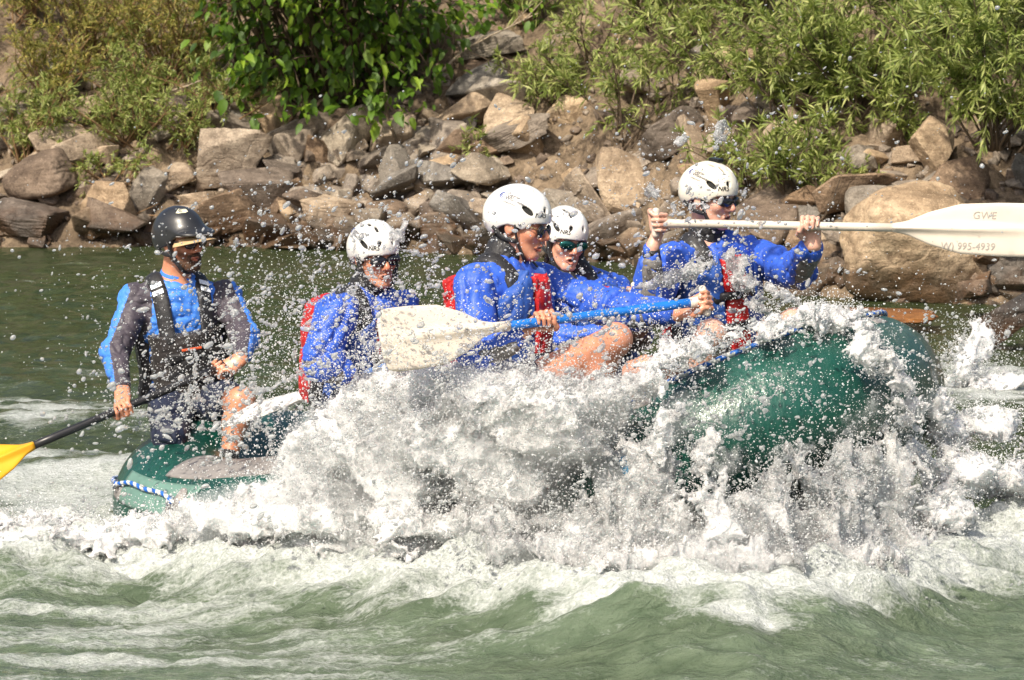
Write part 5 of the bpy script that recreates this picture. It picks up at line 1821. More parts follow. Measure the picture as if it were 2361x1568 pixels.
def helmet(b, mat, side=-1, logo=True, seed=0):
    H = b.H
    k = H.k
    lo = H.c - 0.20; hi = H.c + 0.22
    F = Field(lo, hi, 0.0042)
    F.ell(H.pts(HC), HR * k, H.R)
    F.ell(H.pts(HC + np.array((0, -0.055, -0.02))), np.array((0.090, 0.080, 0.085)) * k, H.R, k=0.03)
    F.ell(H.pts(HC - (0, 0, 0.004)), (HR - 0.013) * k, H.R, k=0.003, mode='cut')
    g = F.box(F.lo, F.lo + (F.n + 1) * F.h)
    _, X, Y, Z = g
    X, Y, Z = X - H.c[0], Y - H.c[1], Z - H.c[2]
    R = H.R
    ly = ((X * R[0, 1] + Y * R[1, 1] + Z * R[2, 1]) / k).astype(np.float32)
    lz = ((X * R[0, 2] + Y * R[1, 2] + Z * R[2, 2]) / k).astype(np.float32)
    rim = np.interp(ly, _RIMY, _RIMZ).astype(np.float32)
    for dd in (0.008, -0.008):
        rim = rim * 0.5 + 0.5 * np.interp(ly + dd, _RIMY, _RIMZ).astype(np.float32)
    cut = (rim - lz) * k
    F.f = np.maximum(F.f, cut)
    # raised crease along the side: a slight step in the shell
    for sg in (-1, 1):
        for (d, r, ax) in (((sg * 0.80, 0.62, 0.22), (0.0105, 0.027, 0.040), (0.35, 0.8, -0.55)), ((sg * 0.34, 0.22, 0.92), (0.0065, 0.024, 0.030), (0, 1, -0.25)),
                           ((sg * 0.22, 0.66, 0.80), (0.0065, 0.022, 0.030), (0, 0.8, -0.7)), ((sg * 0.30, 1.1, 0.30), (0.008, 0.012, 0.04), (0, 0, 1))):
            d = unit(d)
            c = HC + d / math.sqrt(((d / HR) ** 2).sum())
            nrm = unit(d / HR ** 2)
            a = unit(perp(np.array(ax, float), nrm))
            M = np.stack([np.cross(a, nrm), a, nrm], 1)
            F.ell(H.pts(c), np.array((r[0], r[1], r[2])) * k, H.R @ M, k=0.003, mode='cut')
    v, f = F.mesh()
    sh = obj('helmet', mesh_from('helmet', v, f), mat, b.root)
    # dark foam liner
    Fl = Field(lo, hi, 0.006)
    Fl.ell(H.pts(HC - (0, 0, 0.003)), (HR - 0.012) * k, H.R)
    Fl.f = np.maximum(Fl.f, np.interp((Fl.local_y(H)), _RIMY, _RIMZ + 0.006).astype(np.float32) * k - Fl.local_z(H) * k)
    v, f = Fl.mesh()
    obj('liner', mesh_from('liner', v, f), M_liner, sh)
    strap(b, sh)
    # rivets
    for sg in (-1, 1):
        for (yy, zz) in ((-0.095, -0.022), (0.030, 0.014)):
            x = HR[0] * math.sqrt(max(0, 1 - ((yy - HC[1]) / HR[1]) ** 2 - ((zz - HC[2]) / HR[2]) ** 2))
            vv, ff = ellipsoid(H(sg * (x + 0.001), yy, zz), np.array((0.003, 0.006, 0.006)) * k, H.R, 10, 6)
            obj('rivet', mesh_from('rivet', vv, ff), M_steel, sh)
    if logo:
        s = side
        rt, up = np.array((0, 1.0, 0.0)), np.array((0, 0, 1.0))
        if s > 0:
            rt = -rt
        decal(H, swirl(), 0, (s * 0.75, -0.47, 0.60), rt * 1.0 + np.array((0, 0, -0.20)), up, M_ink_blue, sh, 'emblem', F=F)
        for q, (tx, sz) in enumerate((('Geyser', 0.0215), ('Whitewater', 0.0215), ('EXPEDITIONS', 0.0095))):
            decal(H, tx, sz, (s * 0.79, -0.30 - 0.02 * q, 0.62 - 0.16 * q + (0.035 if q == 2 else 0)), rt + np.array((0, 0, -0.18)), up, M_ink, sh, F=F)
        decal(H, 'NRS', 0.025, (s * 0.72, 0.92, 0.02), np.array((0.75 * -s, 0.5, 0.03)) if s < 0 else np.array((-0.75, -0.5, 0.03)), up, M_frame, sh, shear=0.25, F=F)
    return sh
def _ly(self, H):
    _, X, Y, Z = self.box(self.lo, self.lo + (self.n + 1) * self.h)
    R = H.R
    return (((X - H.c[0]) * R[0, 1] + (Y - H.c[1]) * R[1, 1] + (Z - H.c[2]) * R[2, 1]) / H.k).astype(np.float32)
def _lz(self, H):
    _, X, Y, Z = self.box(self.lo, self.lo + (self.n + 1) * self.h)
    R = H.R
    return (((X - H.c[0]) * R[0, 2] + (Y - H.c[1]) * R[1, 2] + (Z - H.c[2]) * R[2, 2]) / H.k).astype(np.float32)
Field.local_y, Field.local_z = _ly, _lz
def strap(b, parent):
    H = b.H
    pts = []
    for sg in (-1, 1):
        pts.append([H(sg * 0.088, 0.012, 0.010), H(sg * 0.078, 0.028, -0.050), H(sg * 0.050, 0.052, -0.108), H(0.0, 0.050, -0.128)])
    path = spline(pts[0] + pts[1][::-1][1:], 36)
    v, f = sweep(path, 0.0105, 10, up=tuple(H.R[:, 1]), flat=0.30)
    obj('chin_strap', mesh_from('chin_strap', v, f), M_black, parent)
    for sg in (-1, 1):
        path = spline([H(sg * 0.084, -0.075, -0.012), H(sg * 0.082, -0.03, -0.045), H(sg * 0.078, 0.024, -0.052)], 12)
        v, f = sweep(path, 0.009, 8, up=tuple(H.R[:, 0]), flat=0.35)
        obj('ear_strap', mesh_from('ear_strap', v, f), M_black, parent)
def glasses(b, lens_mat, frame_mat, rw=0.030, rh=0.020, wrap=14, temple=0.0035, lift=0.0, temple_mat=None):
    H = b.H
    k = H.k
    F = Field(H(0, 0.06, 0) - 0.11, H(0, 0.06, 0) + 0.11, 0.0036)
    lens, arms = [], []
    for sg in (-1, 1):
        a = math.radians(-wrap * sg)
        Rl = H.R @ np.array(((math.cos(a), -math.sin(a), 0), (math.sin(a), math.cos(a), 0), (0, 0, 1)))
        c = H(sg * 0.035, 0.0985, 0.001 + lift)
        F.ell(c, np.array((rw + 0.004, 0.008, rh + 0.004)) * k, Rl)
        F.ell(c, np.array((rw - 0.001, 0.020, rh - 0.001)) * k, Rl, mode='cut')
        lens.append(ellipsoid(c + Rl[:, 1] * 0.004, np.array((rw, 0.0075, rh)) * k, Rl))
        arms.append(sweep(spline([H(sg * 0.062, 0.092, 0.010 + lift), H(sg * 0.074, 0.060, 0.011), H(sg * 0.081, -0.012, 0.009)], 10), temple * k, 8))
    F.cap(H(-0.012, 0.106, 0.008 + lift), H(0.012, 0.106, 0.008 + lift), 0.0045 * k, k=0.004)
    v, f = F.mesh()
    g = obj('sunglasses', mesh_from('sunglasses', v, f), frame_mat, b.root)
    for v, f in lens:
        obj('lens', mesh_from('lens', v, f), lens_mat, g)
    for v, f in arms:
        obj('temple_arm', mesh_from('temple_arm', v, f), temple_mat or frame_mat, g)
    return g

# ---------------------------------------------------------------- paddles
def paddle(label, pts, blade_n, blade_len, blade_w, shaft_r, m_shaft, m_blade, grip=True, m_end=None, m_grip=None, bias=0.5):
    """pts: (grip end, blade root) in world space; the blade continues the shaft"""
    a, r0 = np.asarray(pts[0], float), np.asarray(pts[1], float)
    d = unit(r0 - a)
    n = unit(perp(np.asarray(blade_n, float), d))
    s = np.cross(n, d)
    root = thing('paddle', label, 'paddle', r0)
    v, f = sweep(np.array([a + (r0 - a) * t for t in np.linspace(0, 1, 8)]), shaft_r, 16)
    sh = obj('shaft', mesh_from('shaft', v, f), m_shaft, root)
    # blade with a central spine
    nx, ny = 36, 19
    t = np.linspace(0, 1, nx)
    prof = np.interp(t, (0, 0.10, 0.25, 0.45, 0.70, 0.90, 0.965, 0.99, 1.0), (0.16, 0.26, 0.62, 0.93, 1.0, 1.0, 0.93, 0.8, 0.55)) * blade_w / 2
    q = np.linspace(-1, 1, ny)
    Tq, Q = np.meshgrid(t, q, indexing='ij')
    off = Q * prof[:, None]
    base = (r0 - d * 0.03)[None, None] + d * (Tq * blade_len)[..., None] + s * off[..., None]
    spine = shaft_r * 1.05 * np.exp(-(off / (shaft_r * 0.85)) ** 2) * (1 - 0.75 * sstep(0.5, 0.95, Tq))
    edge = 0.0035 * (1 - np.abs(Q) ** 8) + 0.0022
    curve = n * (0.03 * Tq ** 2 * blade_len)[..., None]
    top = base + curve + n * (spine + edge)[..., None]
    bot = base + curve - n * (spine + edge)[..., None]
    v = np.concatenate([top.reshape(-1, 3), bot.reshape(-1, 3)])
    i, j = np.meshgrid(np.arange(nx - 1), np.arange(ny - 1), indexing='ij')
    qd = i * ny + j
    f1 = np.stack([qd, qd + ny, qd + ny + 1, qd + 1], -1).reshape(-1, 4)
    o = nx * ny
    e = []
    for k in range(nx - 1):
        e += [(k * ny, k * ny + o, (k + 1) * ny + o, (k + 1) * ny), (k * ny + ny - 1, (k + 1) * ny + ny - 1, (k + 1) * ny + ny - 1 + o, k * ny + ny - 1 + o)]
    for k in range(ny - 1):
        w = (nx - 1) * ny
        e += [(k, k + 1, k + 1 + o, k + o), (w + k, w + k + o, w + k + 1 + o, w + k + 1)]
    bl = obj('blade', mesh_from('blade', v, np.concatenate([f1, f1[:, ::-1] + o, np.array(e)])), m_blade, root)
    if m_end is not None:
        for c0, c1 in ((r0 - d * 0.005, r0 - d * 0.09), (a, a + d * 0.06)):
            v, f = sweep(np.array([c0, c0 * 0.5 + c1 * 0.5, c1]), shaft_r + 0.002, 16)
            obj('shaft_sleeve', mesh_from('shaft_sleeve', v, f), m_end, root)
    if grip:
        F = Field(a - 0.08, a + 0.08, 0.005)
        F.cap(a - s * 0.045, a + s * 0.045, 0.015)
        F.cap(a, a + d * 0.05, 0.014, shaft_r, k=0.02)
        v, f = F.mesh()
        obj('grip', mesh_from('grip', v, f), m_grip or m_shaft, root)
    return root, d, n, s, r0, bl

# ================================================================ the crew, seated where the photograph shows them
def unit3(a):
    return unit(np.array(a, float))
SKIN_A, SKIN_B, SKIN_C = (0.64, 0.29, 0.17), (0.62, 0.29, 0.18), (0.74, 0.44, 0.33)
CAMV = np.array((0, -1.0, 0.1))

M_bright_plastic = plain('bright_paddle_plastic', (0.82, 0.80, 0.76), 0.35, 0.05, 5, coat=0.1)
# --- paddles first: the hands close round them
pg_a, pg_b = P(512, 846, 0.50), P(62, 1034, 0.18)
GP = paddle('guide\'s paddle with black shaft and yellow blade trailing behind the raft', (pg_a, pg_b), (0.1, -0.75, 0.65), 0.46, 0.20, 0.0165, M_black_shaft, M_yellow)
p3_a, p3_b = P(1625, 694, -1.05), P(1120, 758, -1.30)
P3P = paddle('blue-shafted paddle with cream blade lifted through the splash', (p3_a, p3_b), (0.0, -0.95, 0.30), 0.43, 0.235, 0.0175, M_blue_plastic, M_white_plastic, True, M_white_plastic, M_white_plastic)
p5_a, p5_b = P(1512, 514, -0.22), P(2075, 525, -0.34)
P5P = paddle('cream paddle held level by the bow paddler, handwriting on its blade', (p5_a, p5_b), (0.02, -1.0, 0.08), 0.58, 0.205, 0.0165, M_white_plastic, M_white_plastic, True, None, M_white_plastic)
p2_a, p2_b = P(985, 812, -0.95), P(715, 908, -0.35)
P2P = paddle('paddle turned edge-on with white blade reaching over the stern thwart', (p2_a, p2_b), (-0.45, -0.14, 0.9), 0.56, 0.20, 0.0165, M_blue_plastic, M_bright_plastic, True, M_white_plastic, M_white_plastic)
pw_a, pw_b = P(1472, 682, 0.18), P(1365, 745, 1.15)
PWP = paddle('white paddle held by the woman on the far side of the raft', (pw_a, pw_b), (0.9, 0.3, 0.3), 0.45, 0.2, 0.0165, M_white_plastic, M_white_plastic, True, None, M_white_plastic)

# handwriting on the level blade
def handwriting(lines):
    root, d, n, s, r0, bl = P5P
    for (tx, along, across, size) in lines:
        v, f = text_mesh(tx, size)
        v = np.asarray(v)
        g = np.array(v)
        wob = 0.0022 * np.stack([pnoise(np.stack([g[:, 0] * 40, g[:, 1] * 40, g[:, 0] * 0 + q], 1)) for q in (2, 8)], 1)
        right = d if d[0] > 0 else -d
        upv = s if s[2] > 0 else -s
        p = r0[None] + right[None] * (along + g[:, 0:1] + wob[:, :1] + 0.15 * g[:, 1:2]) + upv[None] * (across + g[:, 1:2] + wob[:, 1:]) 
        tq = np.clip((along + g[:, 0] + 0.03) / 0.58, 0, 1)
        nn = n if n[1] < 0 else -n
        sgn = 1.0 if n[1] < 0 else -1.0
        p = p + nn[None] * 0.0078 + n[None] * (0.03 * tq ** 2 * 0.58)[:, None]
        obj('handwriting', mesh_from('handwriting', p, f, False), M_pencil, bl)
M_pencil = plain('pencil', (0.36, 0.33, 0.30), 0.7, 0.2, 200)
handwriting([('GWE', 0.275, 0.040, 0.040), ('W) 995-4939', 0.155, -0.078, 0.038)])

# --- guide in the stern
y0 = 0.86
gd = unit(pg_b - pg_a)
gs = GP[3]
J = dict(pelvis=P(432, 905, 0.95), neck=P(402, 652, 0.90), shR=P(312, 692, 0.86), shL=P(520, 684, 0.98), elR=P(266, 812, 0.72), elL=P(566, 778, 0.80),
         wrR=P(282, 902, 0.50), wrL=P(556, 826, 0.56), hipR=P(395, 935, 0.86), hipL=P(468, 935, 0.98), knR=P(392, 1000, 0.42), knL=P(556, 925, 0.52), anR=P(430, 1110, 0.40), anL=P(528, 1060, 0.44))
J['handR'] = (pg_a + (pg_b - pg_a) * 0.52, gd, 0.0165, (0.15, -1.0, 0.2), -1)
J['handL'] = (pg_a, gs, 0.016, (0.2, -1, -0.1), 1)
H = Head(P(418, 556, 0.84), (0.72, -0.68, -0.05), 4, 0.95)
g = person('bearded guide in black helmet and blue grey shirt sitting in the stern', J, H, (0.30, -0.95, 0), SKIN_A, None, 0.12, beard=True, eyes=True)
# shirt: blue front and outer arm, plum grey shoulder and inner arm
F = garment_field(g, 0.006)
torso_layers(F, g, 0.004, True, 0.058, 0.040)
v, f = F.mesh()
v = crumple(v, f, 0.009, 11, 3); v = crumple(v, f, 0.003, 24, 5)
me = mesh_from('shirt', v, f)
me.materials.append(M_shirt_blue); me.materials.append(M_shirt_grey)
c = v[f].mean(1)
idx = np.zeros(len(f), np.int32)
for sd, sg in (('L', 1), ('R', -1)):
    s_, e_, w_ = J['sh' + sd], J['el' + sd], J['wr' + sd]
    best, off = np.full(len(c), 9.0), np.zeros(len(c))
    for a_, b_ in ((s_, e_), (e_, w_)):
        ab = b_ - a_
        t_ = np.clip(((c - a_) @ ab) / (ab @ ab), 0, 1)
        q_ = c - (a_ + t_[:, None] * ab)
        dd = np.linalg.norm(q_, axis=1)
        side = q_ @ (g.R[:, 0] * sg)
        m_ = dd < best
        best = np.where(m_, dd, best); off = np.where(m_, side, off)
    lo_ = (c - g.J['pelvis']) @ g.R[:, 0] * sg
    arm_ = (best < 0.095) & (lo_ > 0.10)
    idx[arm_ & (off < 0.026)] = 1
me.polygons.foreach_set('material_index', idx)
me.polygons.foreach_set('use_smooth', np.ones(len(f), bool))
shirt = obj('shirt', me, None, g.root)
Fc = Field(J['neck'] - 0.13, J['neck'] + 0.13, 0.006)
nd = unit(H(0, -0.03, -0.05) - J['neck'])
Fc.cap(J['neck'] - nd * 0.03, J['neck'] + nd * 0.022, 0.074, 0.066)
vv, ff = Fc.mesh()
obj('collar', mesh_from('collar', vv, ff), M_shirt_blue, shirt)
vest_pieces(g, 2, guide=True)
shorts(g, M_navy, 4, {'L': 0.70, 'R': 1.10})
# black helmet with a peak, over a tan cap brim
def guide_helmet(b):
    H = b.H
    F = Field(H.c - 0.22, H.c + 0.24, 0.0042)
    F.ell(H.pts(HC), HR * H.k, H.R)
    F.ell(H.pts(HC + np.array((0, -0.03, -0.035))), np.array((0.097, 0.098, 0.095)) * H.k, H.R, k=0.03)
    F.ell(H.pts(HC + np.array((0, 0.105, 0.002))), np.array((0.092, 0.078, 0.022)) * H.k, H.R, k=0.03)
    F.ell(H.pts(HC + np.array((0, 0.125, -0.024))), np.array((0.080, 0.074, 0.022)) * H.k, H.R, k=0.01, mode='cut')
    F.ell(H.pts(HC - (0, 0, 0.006)), (HR - 0.012) * H.k, H.R, k=0.003, mode='cut')
    ly, lz = F.local_y(H), F.local_z(H)
    rim = np.interp(ly, (-0.15, -0.10, -0.05, 0.0, 0.04, 0.07, 0.2), (-0.030, -0.035, -0.030, -0.010, 0.020, 0.040, 0.045)).astype(np.float32)
    F.f = np.maximum(F.f, (rim - lz) * H.k)
    v, f = F.mesh()
    sh = obj('helmet', mesh_from('helmet', v, f), M_helmet_black, b.root)
    # pale edge trim along the peak
    a = np.radians(np.linspace(-78, 78, 40))
    pts = np.array([(0.094 * math.sin(q), 0.042 + 0.130 * math.cos(q), 0.036 + 0.012 * math.cos(q)) for q in a])
    v, f = sweep(H.pts(pts), 0.0022, 6)
    obj('edge_trim', mesh_from('edge_trim', v, f), M_grey_rubber, sh)
    Fl = Field(H.c - 0.22, H.c + 0.22, 0.006)
    Fl.ell(H.pts(HC - (0, 0, 0.004)), (HR - 0.011) * H.k, H.R)
    Fl.f = np.maximum(Fl.f, (np.interp(Fl.local_y(H), (-0.15, 0.0, 0.07, 0.2), (-0.02, 0.0, 0.050, 0.05)).astype(np.float32) - Fl.local_z(H)) * H.k)
    v, f = Fl.mesh()
    obj('liner', mesh_from('liner', v, f), M_liner, sh)
    # cap brim under the peak
    n, m = 26, 8
    vs_, fs_ = [], []
    for i in range(n):
        q = math.radians(-72 + 144 * i / (n - 1))
        for j in range(m):
            r_ = 0.088 + (0.086 * j / (m - 1)) * (math.cos(q * 1.15) ** 0.7 if math.cos(q * 1.15) > 0 else 0)
            vs_.append((r_ * math.sin(q) * 0.86, r_ * math.cos(q) + 0.008, 0.028 + 0.016 * math.cos(q) - 0.018 * j / (m - 1) - 0.03 * math.sin(q) ** 2))
    vs_ = np.array(vs_)
    top = H.pts(vs_ + (0, 0, 0.0016)); bot = H.pts(vs_ - (0, 0, 0.0016))
    i, j = np.meshgrid(np.arange(n - 1), np.arange(m - 1), indexing='ij')
    q = (i * m + j).ravel()
    f1 = np.stack([q, q + m, q + m + 1, q + 1], 1)
    e = np.array([(k * m + m - 1, (k + 1) * m + m - 1, (k + 1) * m + m - 1 + n * m, k * m + m - 1 + n * m) for k in range(n - 1)])
    obj('cap_brim', mesh_from('cap_brim', np.concatenate([top, bot]), np.concatenate([f1, f1[:, ::-1] + n * m, e])), M_tan_brim, b.root)
    # pale sticker with a knot mark on the crown
    sq = np.array([(-0.026, -0.012, 0), (-0.014, -0.017, 0), (0.016, -0.014, 0), (0.028, -0.004, 0), (0.020, 0.014, 0), (-0.012, 0.016, 0)])
    decal(H, (sq, [[0, 1, 2, 3, 4, 5]]), 0, (-0.25, 0.45, 0.86), (0.75, 0.65, 0), (0, 0.1, 1), M_sticker, sh, 'sticker')
    decal(H, swirl(), 0, (-0.25, 0.45, 0.86), (0.75, 0.65, 0), (0, 0.1, 1), M_ink, sh, 'emblem', 0.0028)
    strap(b, sh)
M_sticker = plain('pale_sticker', (0.72, 0.70, 0.50), 0.5, 0.05)
guide_helmet(g)
glasses(g, M_clear, M_frame, 0.028, 0.018, 16)

# --- smiling paddler on the near side, second row
p2d = unit(p2_b - p2_a)
J = dict(pelvis=P(820, 915, -0.42), neck=P(842, 688, -0.52), shR=P(772, 722, -0.70), shL=P(925, 712, -0.30), elR=P(738, 832, -0.80), elL=P(965, 800, -0.55),
         wrR=P(800, 862, -0.78), wrL=P(972, 838, -0.85), hipR=P(790, 925, -0.50), hipL=P(860, 925, -0.30), knR=P(920, 905, -0.85), knL=P(985, 890, -0.25), anR=P(880, 1060, -0.70), anL=P(960, 1060, -0.25))
J['handR'] = (p2_a + (p2_b - p2_a) * 0.62, p2d, 0.0165, (0.1, -1.0, 0.3), -1)
J['handL'] = (p2_a, P2P[3], 0.016, (0.2, -1, -0.1), 1)
H = Head(P(866, 592, -0.56), (0.46, -0.88, -0.10), 3, 0.92)
q = person('smiling paddler in speckled white helmet, half hidden by the cream blade', J, H, (0.60, -0.80, 0), SKIN_B, None, 0.55)
jacket(q, 11, M_blue)
vest_pieces(q, 12)
shorts(q, M_navy, 13)
helmet(q, M_helmet)
glasses(q, M_lens, M_frame, 0.033, 0.020, 14)

# --- tall paddler on the near side, front row, in profile
p3d = unit(p3_b - p3_a)
J = dict(pelvis=P(1168, 900, -0.86), neck=P(1158, 605, -0.86), shR=P(1098, 660, -1.02), shL=P(1236, 652, -0.64), elR=P(1098, 815, -1.16), elL=P(1415, 712, -0.80),
         wrR=P(1204, 768, -1.22), wrL=P(1560, 722, -1.00), hipR=P(1172, 915, -0.98), hipL=P(1225, 905, -0.72), knR=P(1420, 782, -1.22), knL=P(1395, 800, -0.66), anR=P(1345, 985, -1.10), anL=P(1330, 990, -0.62))
J['handR'] = (p3_a + (p3_b - p3_a) * 0.735, p3d, 0.0175, (0.3, -1.0, 0.2), -1)
J['handL'] = (p3_a - p3d * 0.0 + p3d * 0.012, P3P[3], 0.016, (0.6, -0.7, 0.3), 1, 1.0)
H = Head(P(1199, 520, -0.86), (0.92, -0.36, -0.16), -2, 1.0)
q3 = person('tall paddler in white helmet and gold-armed sunglasses driving a blue paddle', J, H, (0.85, -0.52, 0), SKIN_B, None, 0.25)
jacket(q3, 21, M_blue, arm=0.070)
vest_pieces(q3, 22)
shorts(q3, M_navy, 23, 0.30)
helmet(q3, M_helmet)
glasses(q3, M_lens, M_frame, 0.0235, 0.0215, 8, 0.0022, -0.004, M_gold)

# --- woman on the far side, second row
pwd = unit(pw_b - pw_a)
J = dict(pelvis=P(1385, 880, 0.66), neck=P(1330, 640, 0.58), shR=P(1268, 680, 0.42), shL=P(1412, 672, 0.72), elR=P(1300, 790, 0.30), elL=P(1470, 770, 0.55),
         wrR=P(1400, 770, 0.24), wrL=P(1470, 728, 0.22), hipR=P(1365, 895, 0.58), hipL=P(1420, 895, 0.78), knR=P(1490, 850, 0.25), knL=P(1550, 840, 0.55), anR=P(1470, 980, 0.25), anL=P(1540, 980, 0.50))
J['handL'] = (pw_a, PWP[3], 0.016, (0.2, -1, 0.3), 1, 0.9)
J['handR'] = (pw_a + pwd * 0.28, pwd, 0.0165, (0.1, -1, 0.3), 1, 0.9)
H = Head(P(1302, 556, 0.52), (0.42, -0.90, -0.14), -6, 0.93)
w = person('woman in white helmet and wraparound mirrored sunglasses on the far side', J, H, (0.55, -0.83, 0), (0.68, 0.36, 0.25), None, 0.75, female=True, build=0.88)
jacket(w, 31, M_blue)
vest_pieces(w, 32)
shorts(w, M_navy, 33)
helmet(w, M_helmet)
glasses(w, M_lens_green, M_frame, 0.034, 0.019, 18)

# --- paddler at the bow, holding his paddle level
p5d = unit(p5_b - p5_a)
J = dict(pelvis=P(1655, 800, 0.20), neck=P(1632, 560, 0.14), shR=P(1552, 606, 0.00), shL=P(1728, 592, 0.30), elR=P(1496, 700, -0.12), elL=P(1838, 625, 0.02),
         wrR=P(1503, 572, -0.20), wrL=P(1874, 566, -0.25), hipR=P(1622, 815, 0.10), hipL=P(1690, 812, 0.28), knR=P(1640, 772, -0.38), knL=P(1832, 745, 0.02), anR=P(1600, 930, -0.35), anL=P(1800, 900, 0.0))
J['handR'] = (p5_a + p5d * 0.006, P5P[3], 0.016, (-0.5, -0.9, 0.1), 1)
J['handL'] = (p5_a + p5d * (np.linalg.norm(P(1868, 521, -0.30) - p5_a)), p5d, 0.0165, (0.1, -1.0, 0.2), -1)
H = Head(P(1640, 458, 0.08), (0.78, -0.62, -0.10), 0, 0.96)
q5 = person('bow paddler in cream helmet with a small camera mount, mouth open', J, H, (0.50, -0.86, 0), SKIN_C, None, 0.8)
jacket(q5, 41, M_blue, arm=0.072)
vest_pieces(q5, 42)
shorts(q5, M_navy, 43, 0.45)
hm = helmet(q5, M_helmet_cream)
c = on_shell(H, unit((0.1, 0.1, 1.0)), 0.006)
v, f = bevel_box(c, (0.04, 0.05, 0.016), H.R, 0.004)
obj('camera_mount', mesh_from('camera_mount', v, f, False), M_frame, hm)
glasses(q5, M_lens, M_frame, 0.033, 0.018, 16)

# ================================================================ splash and spray
def lattice_noise(shape, step, seed, aniso=(1, 1, 1)):
    """smooth noise on a grid, features about `step` cells wide, roughly -1..1"""
    r = np.random.default_rng(seed)
    mats, dims = [], []
    for n, an in zip(shape, aniso):
        s = step * an
        k = int(n / s) + 5
        x = np.arange(n) / s + 1.5
        i = np.floor(x).astype(int)
        f = x - i
        W = np.zeros((n, k), np.float32)
        for o, w in zip((-1, 0, 1, 2), ((1 - f) ** 3 / 6, (3 * f ** 3 - 6 * f ** 2 + 4) / 6, (-3 * f ** 3 + 3 * f ** 2 + 3 * f + 1) / 6, f ** 3 / 6)):
            W[np.arange(n), np.clip(i + o, 0, k - 1)] += w
        mats.append(W); dims.append(k)
    g = r.normal(size=dims).astype(np.float32)
    g = np.tensordot(mats[0], g, (1, 0))
    g = np.tensordot(mats[1], g, (1, 1)).transpose(1, 0, 2)
    g = np.tensordot(g, mats[2], (2, 1))
    return g * 1.9
def froth(name, label, blobs, h, mat, seed, amps, holes=0.0, clip_low=0.02, stretch=(1, 1, 1), ridged=True):
    """blobs: (u, v, y, ru, rv, ry, tilt) ellipsoids of water given where the photograph shows them"""
    cs = []
    for (u, v, y, ru, rv, ry, tl) in blobs:
        k = (y + CAM_D) / F_T
        cs.append((P(u, v, y), np.array((ru * k, ry, rv * k)), tl))
    lo = np.min([c - r.max() for c, r, _ in cs], 0) - 0.08
    hi = np.max([c + r.max() for c, r, _ in cs], 0) + 0.08
    lo[2] = max(lo[2], -0.02)
    F = Field(lo, hi, h)
    for c, r, tl in cs:
        a = math.radians(tl)
        R = np.array(((math.cos(a), 0, math.sin(a)), (0, 1, 0), (-math.sin(a), 0, math.cos(a))))
        F.ell(c, r, R, k=0.07)
    sh = tuple(F.n)
    d = F.f
    for q, (st, am) in enumerate(amps):
        nz = lattice_noise(sh, st / h, seed + q, stretch)
        d = d - am * (2.2 * np.clip(1 - np.abs(nz), 0, 1) ** 2 - 0.9) if ridged else d + am * nz
    if holes:
        nz = lattice_noise(sh, 0.07 / h, seed + 50, stretch) + 0.6 * lattice_noise(sh, 0.03 / h, seed + 51, stretch)
        d = np.maximum(d, (np.abs(nz) - holes).astype(np.float32) * 0.05)
    d[0], d[-1] = BIG, BIG
    d[:, 0], d[:, -1] = BIG, BIG
    d[:, :, 0], d[:, :, -1] = BIG, BIG
    v, f = surface_nets(d, F.lo, F.h)
    SHED.append((v, normals_of(v, f)))
    o = obj(name, mesh_from(name, v, f), mat)
    o['kind'] = 'stuff'
    return tag(o, label, 'splash')
SHED = []
def froth_material(name, white, clear, scale=1.0):
    """aerated water: white and light-scattering where it is full of air, thin and see-through between"""
    t = NT(name)
    p = t.pos()
    a = t.noise(p, 38 * scale, 5, 0.7, 0.5)
    b = t.noise(p, 150 * scale, 4, 0.8)
    c = t.noise(p, 9 * scale, 4, 0.6, 0.6)
    h = t.math('ADD', t.math('MULTIPLY', a, 0.6), t.math('MULTIPLY', b, 0.5))
    nrm = t.bump(h, 0.9, 0.02)
    mixn = t.math('ADD', t.math('MULTIPLY', b, 0.6), t.math('MULTIPLY', a, 0.4))
    col = t.ramp(mixn, [(0.30, (0.74, 0.76, 0.76)), (0.55, (0.93, 0.94, 0.94))])
    wt = t.principled(Base_Color=col, Roughness=0.25, Specular_IOR_Level=0.6, Normal=nrm, Subsurface_Weight=0.7, Subsurface_Radius=(0.9, 1.0, 1.0), Subsurface_Scale=0.035)
    tr = t.n('BsdfTransparent', ins={'Color': (0.96, 0.98, 0.98)})
    gls = t.n('BsdfGlossy', ins={'Roughness': 0.06, 'Normal': nrm})
    fr = t.n('Fresnel', ins={'IOR': 1.33, 'Normal': nrm})
    film = t.n('MixShader', ins={'Fac': fr.outputs[0]})
    t.t.links.new(tr.outputs[0], film.inputs[1]); t.t.links.new(gls.outputs[0], film.inputs[2])
    fac = t.ramp(t.math('ADD', t.math('MULTIPLY', mixn, 0.45), t.math('MULTIPLY', c, 0.55)), [(white - 0.12, clear), (white + 0.12, 0.0)])
    mx = t.n('MixShader', ins={'Fac': fac})
    t.t.links.new(wt.outputs[0], mx.inputs[1]); t.t.links.new(film.outputs[0], mx.inputs[2])
    return t.done(mx)
M_froth = froth_material('white_froth', 0.40, 0.75)
M_ribbon = froth_material('glassy_ribbon', 0.54, 0.9)
M_curtain = froth_material('water_curtain', 0.49, 0.75)

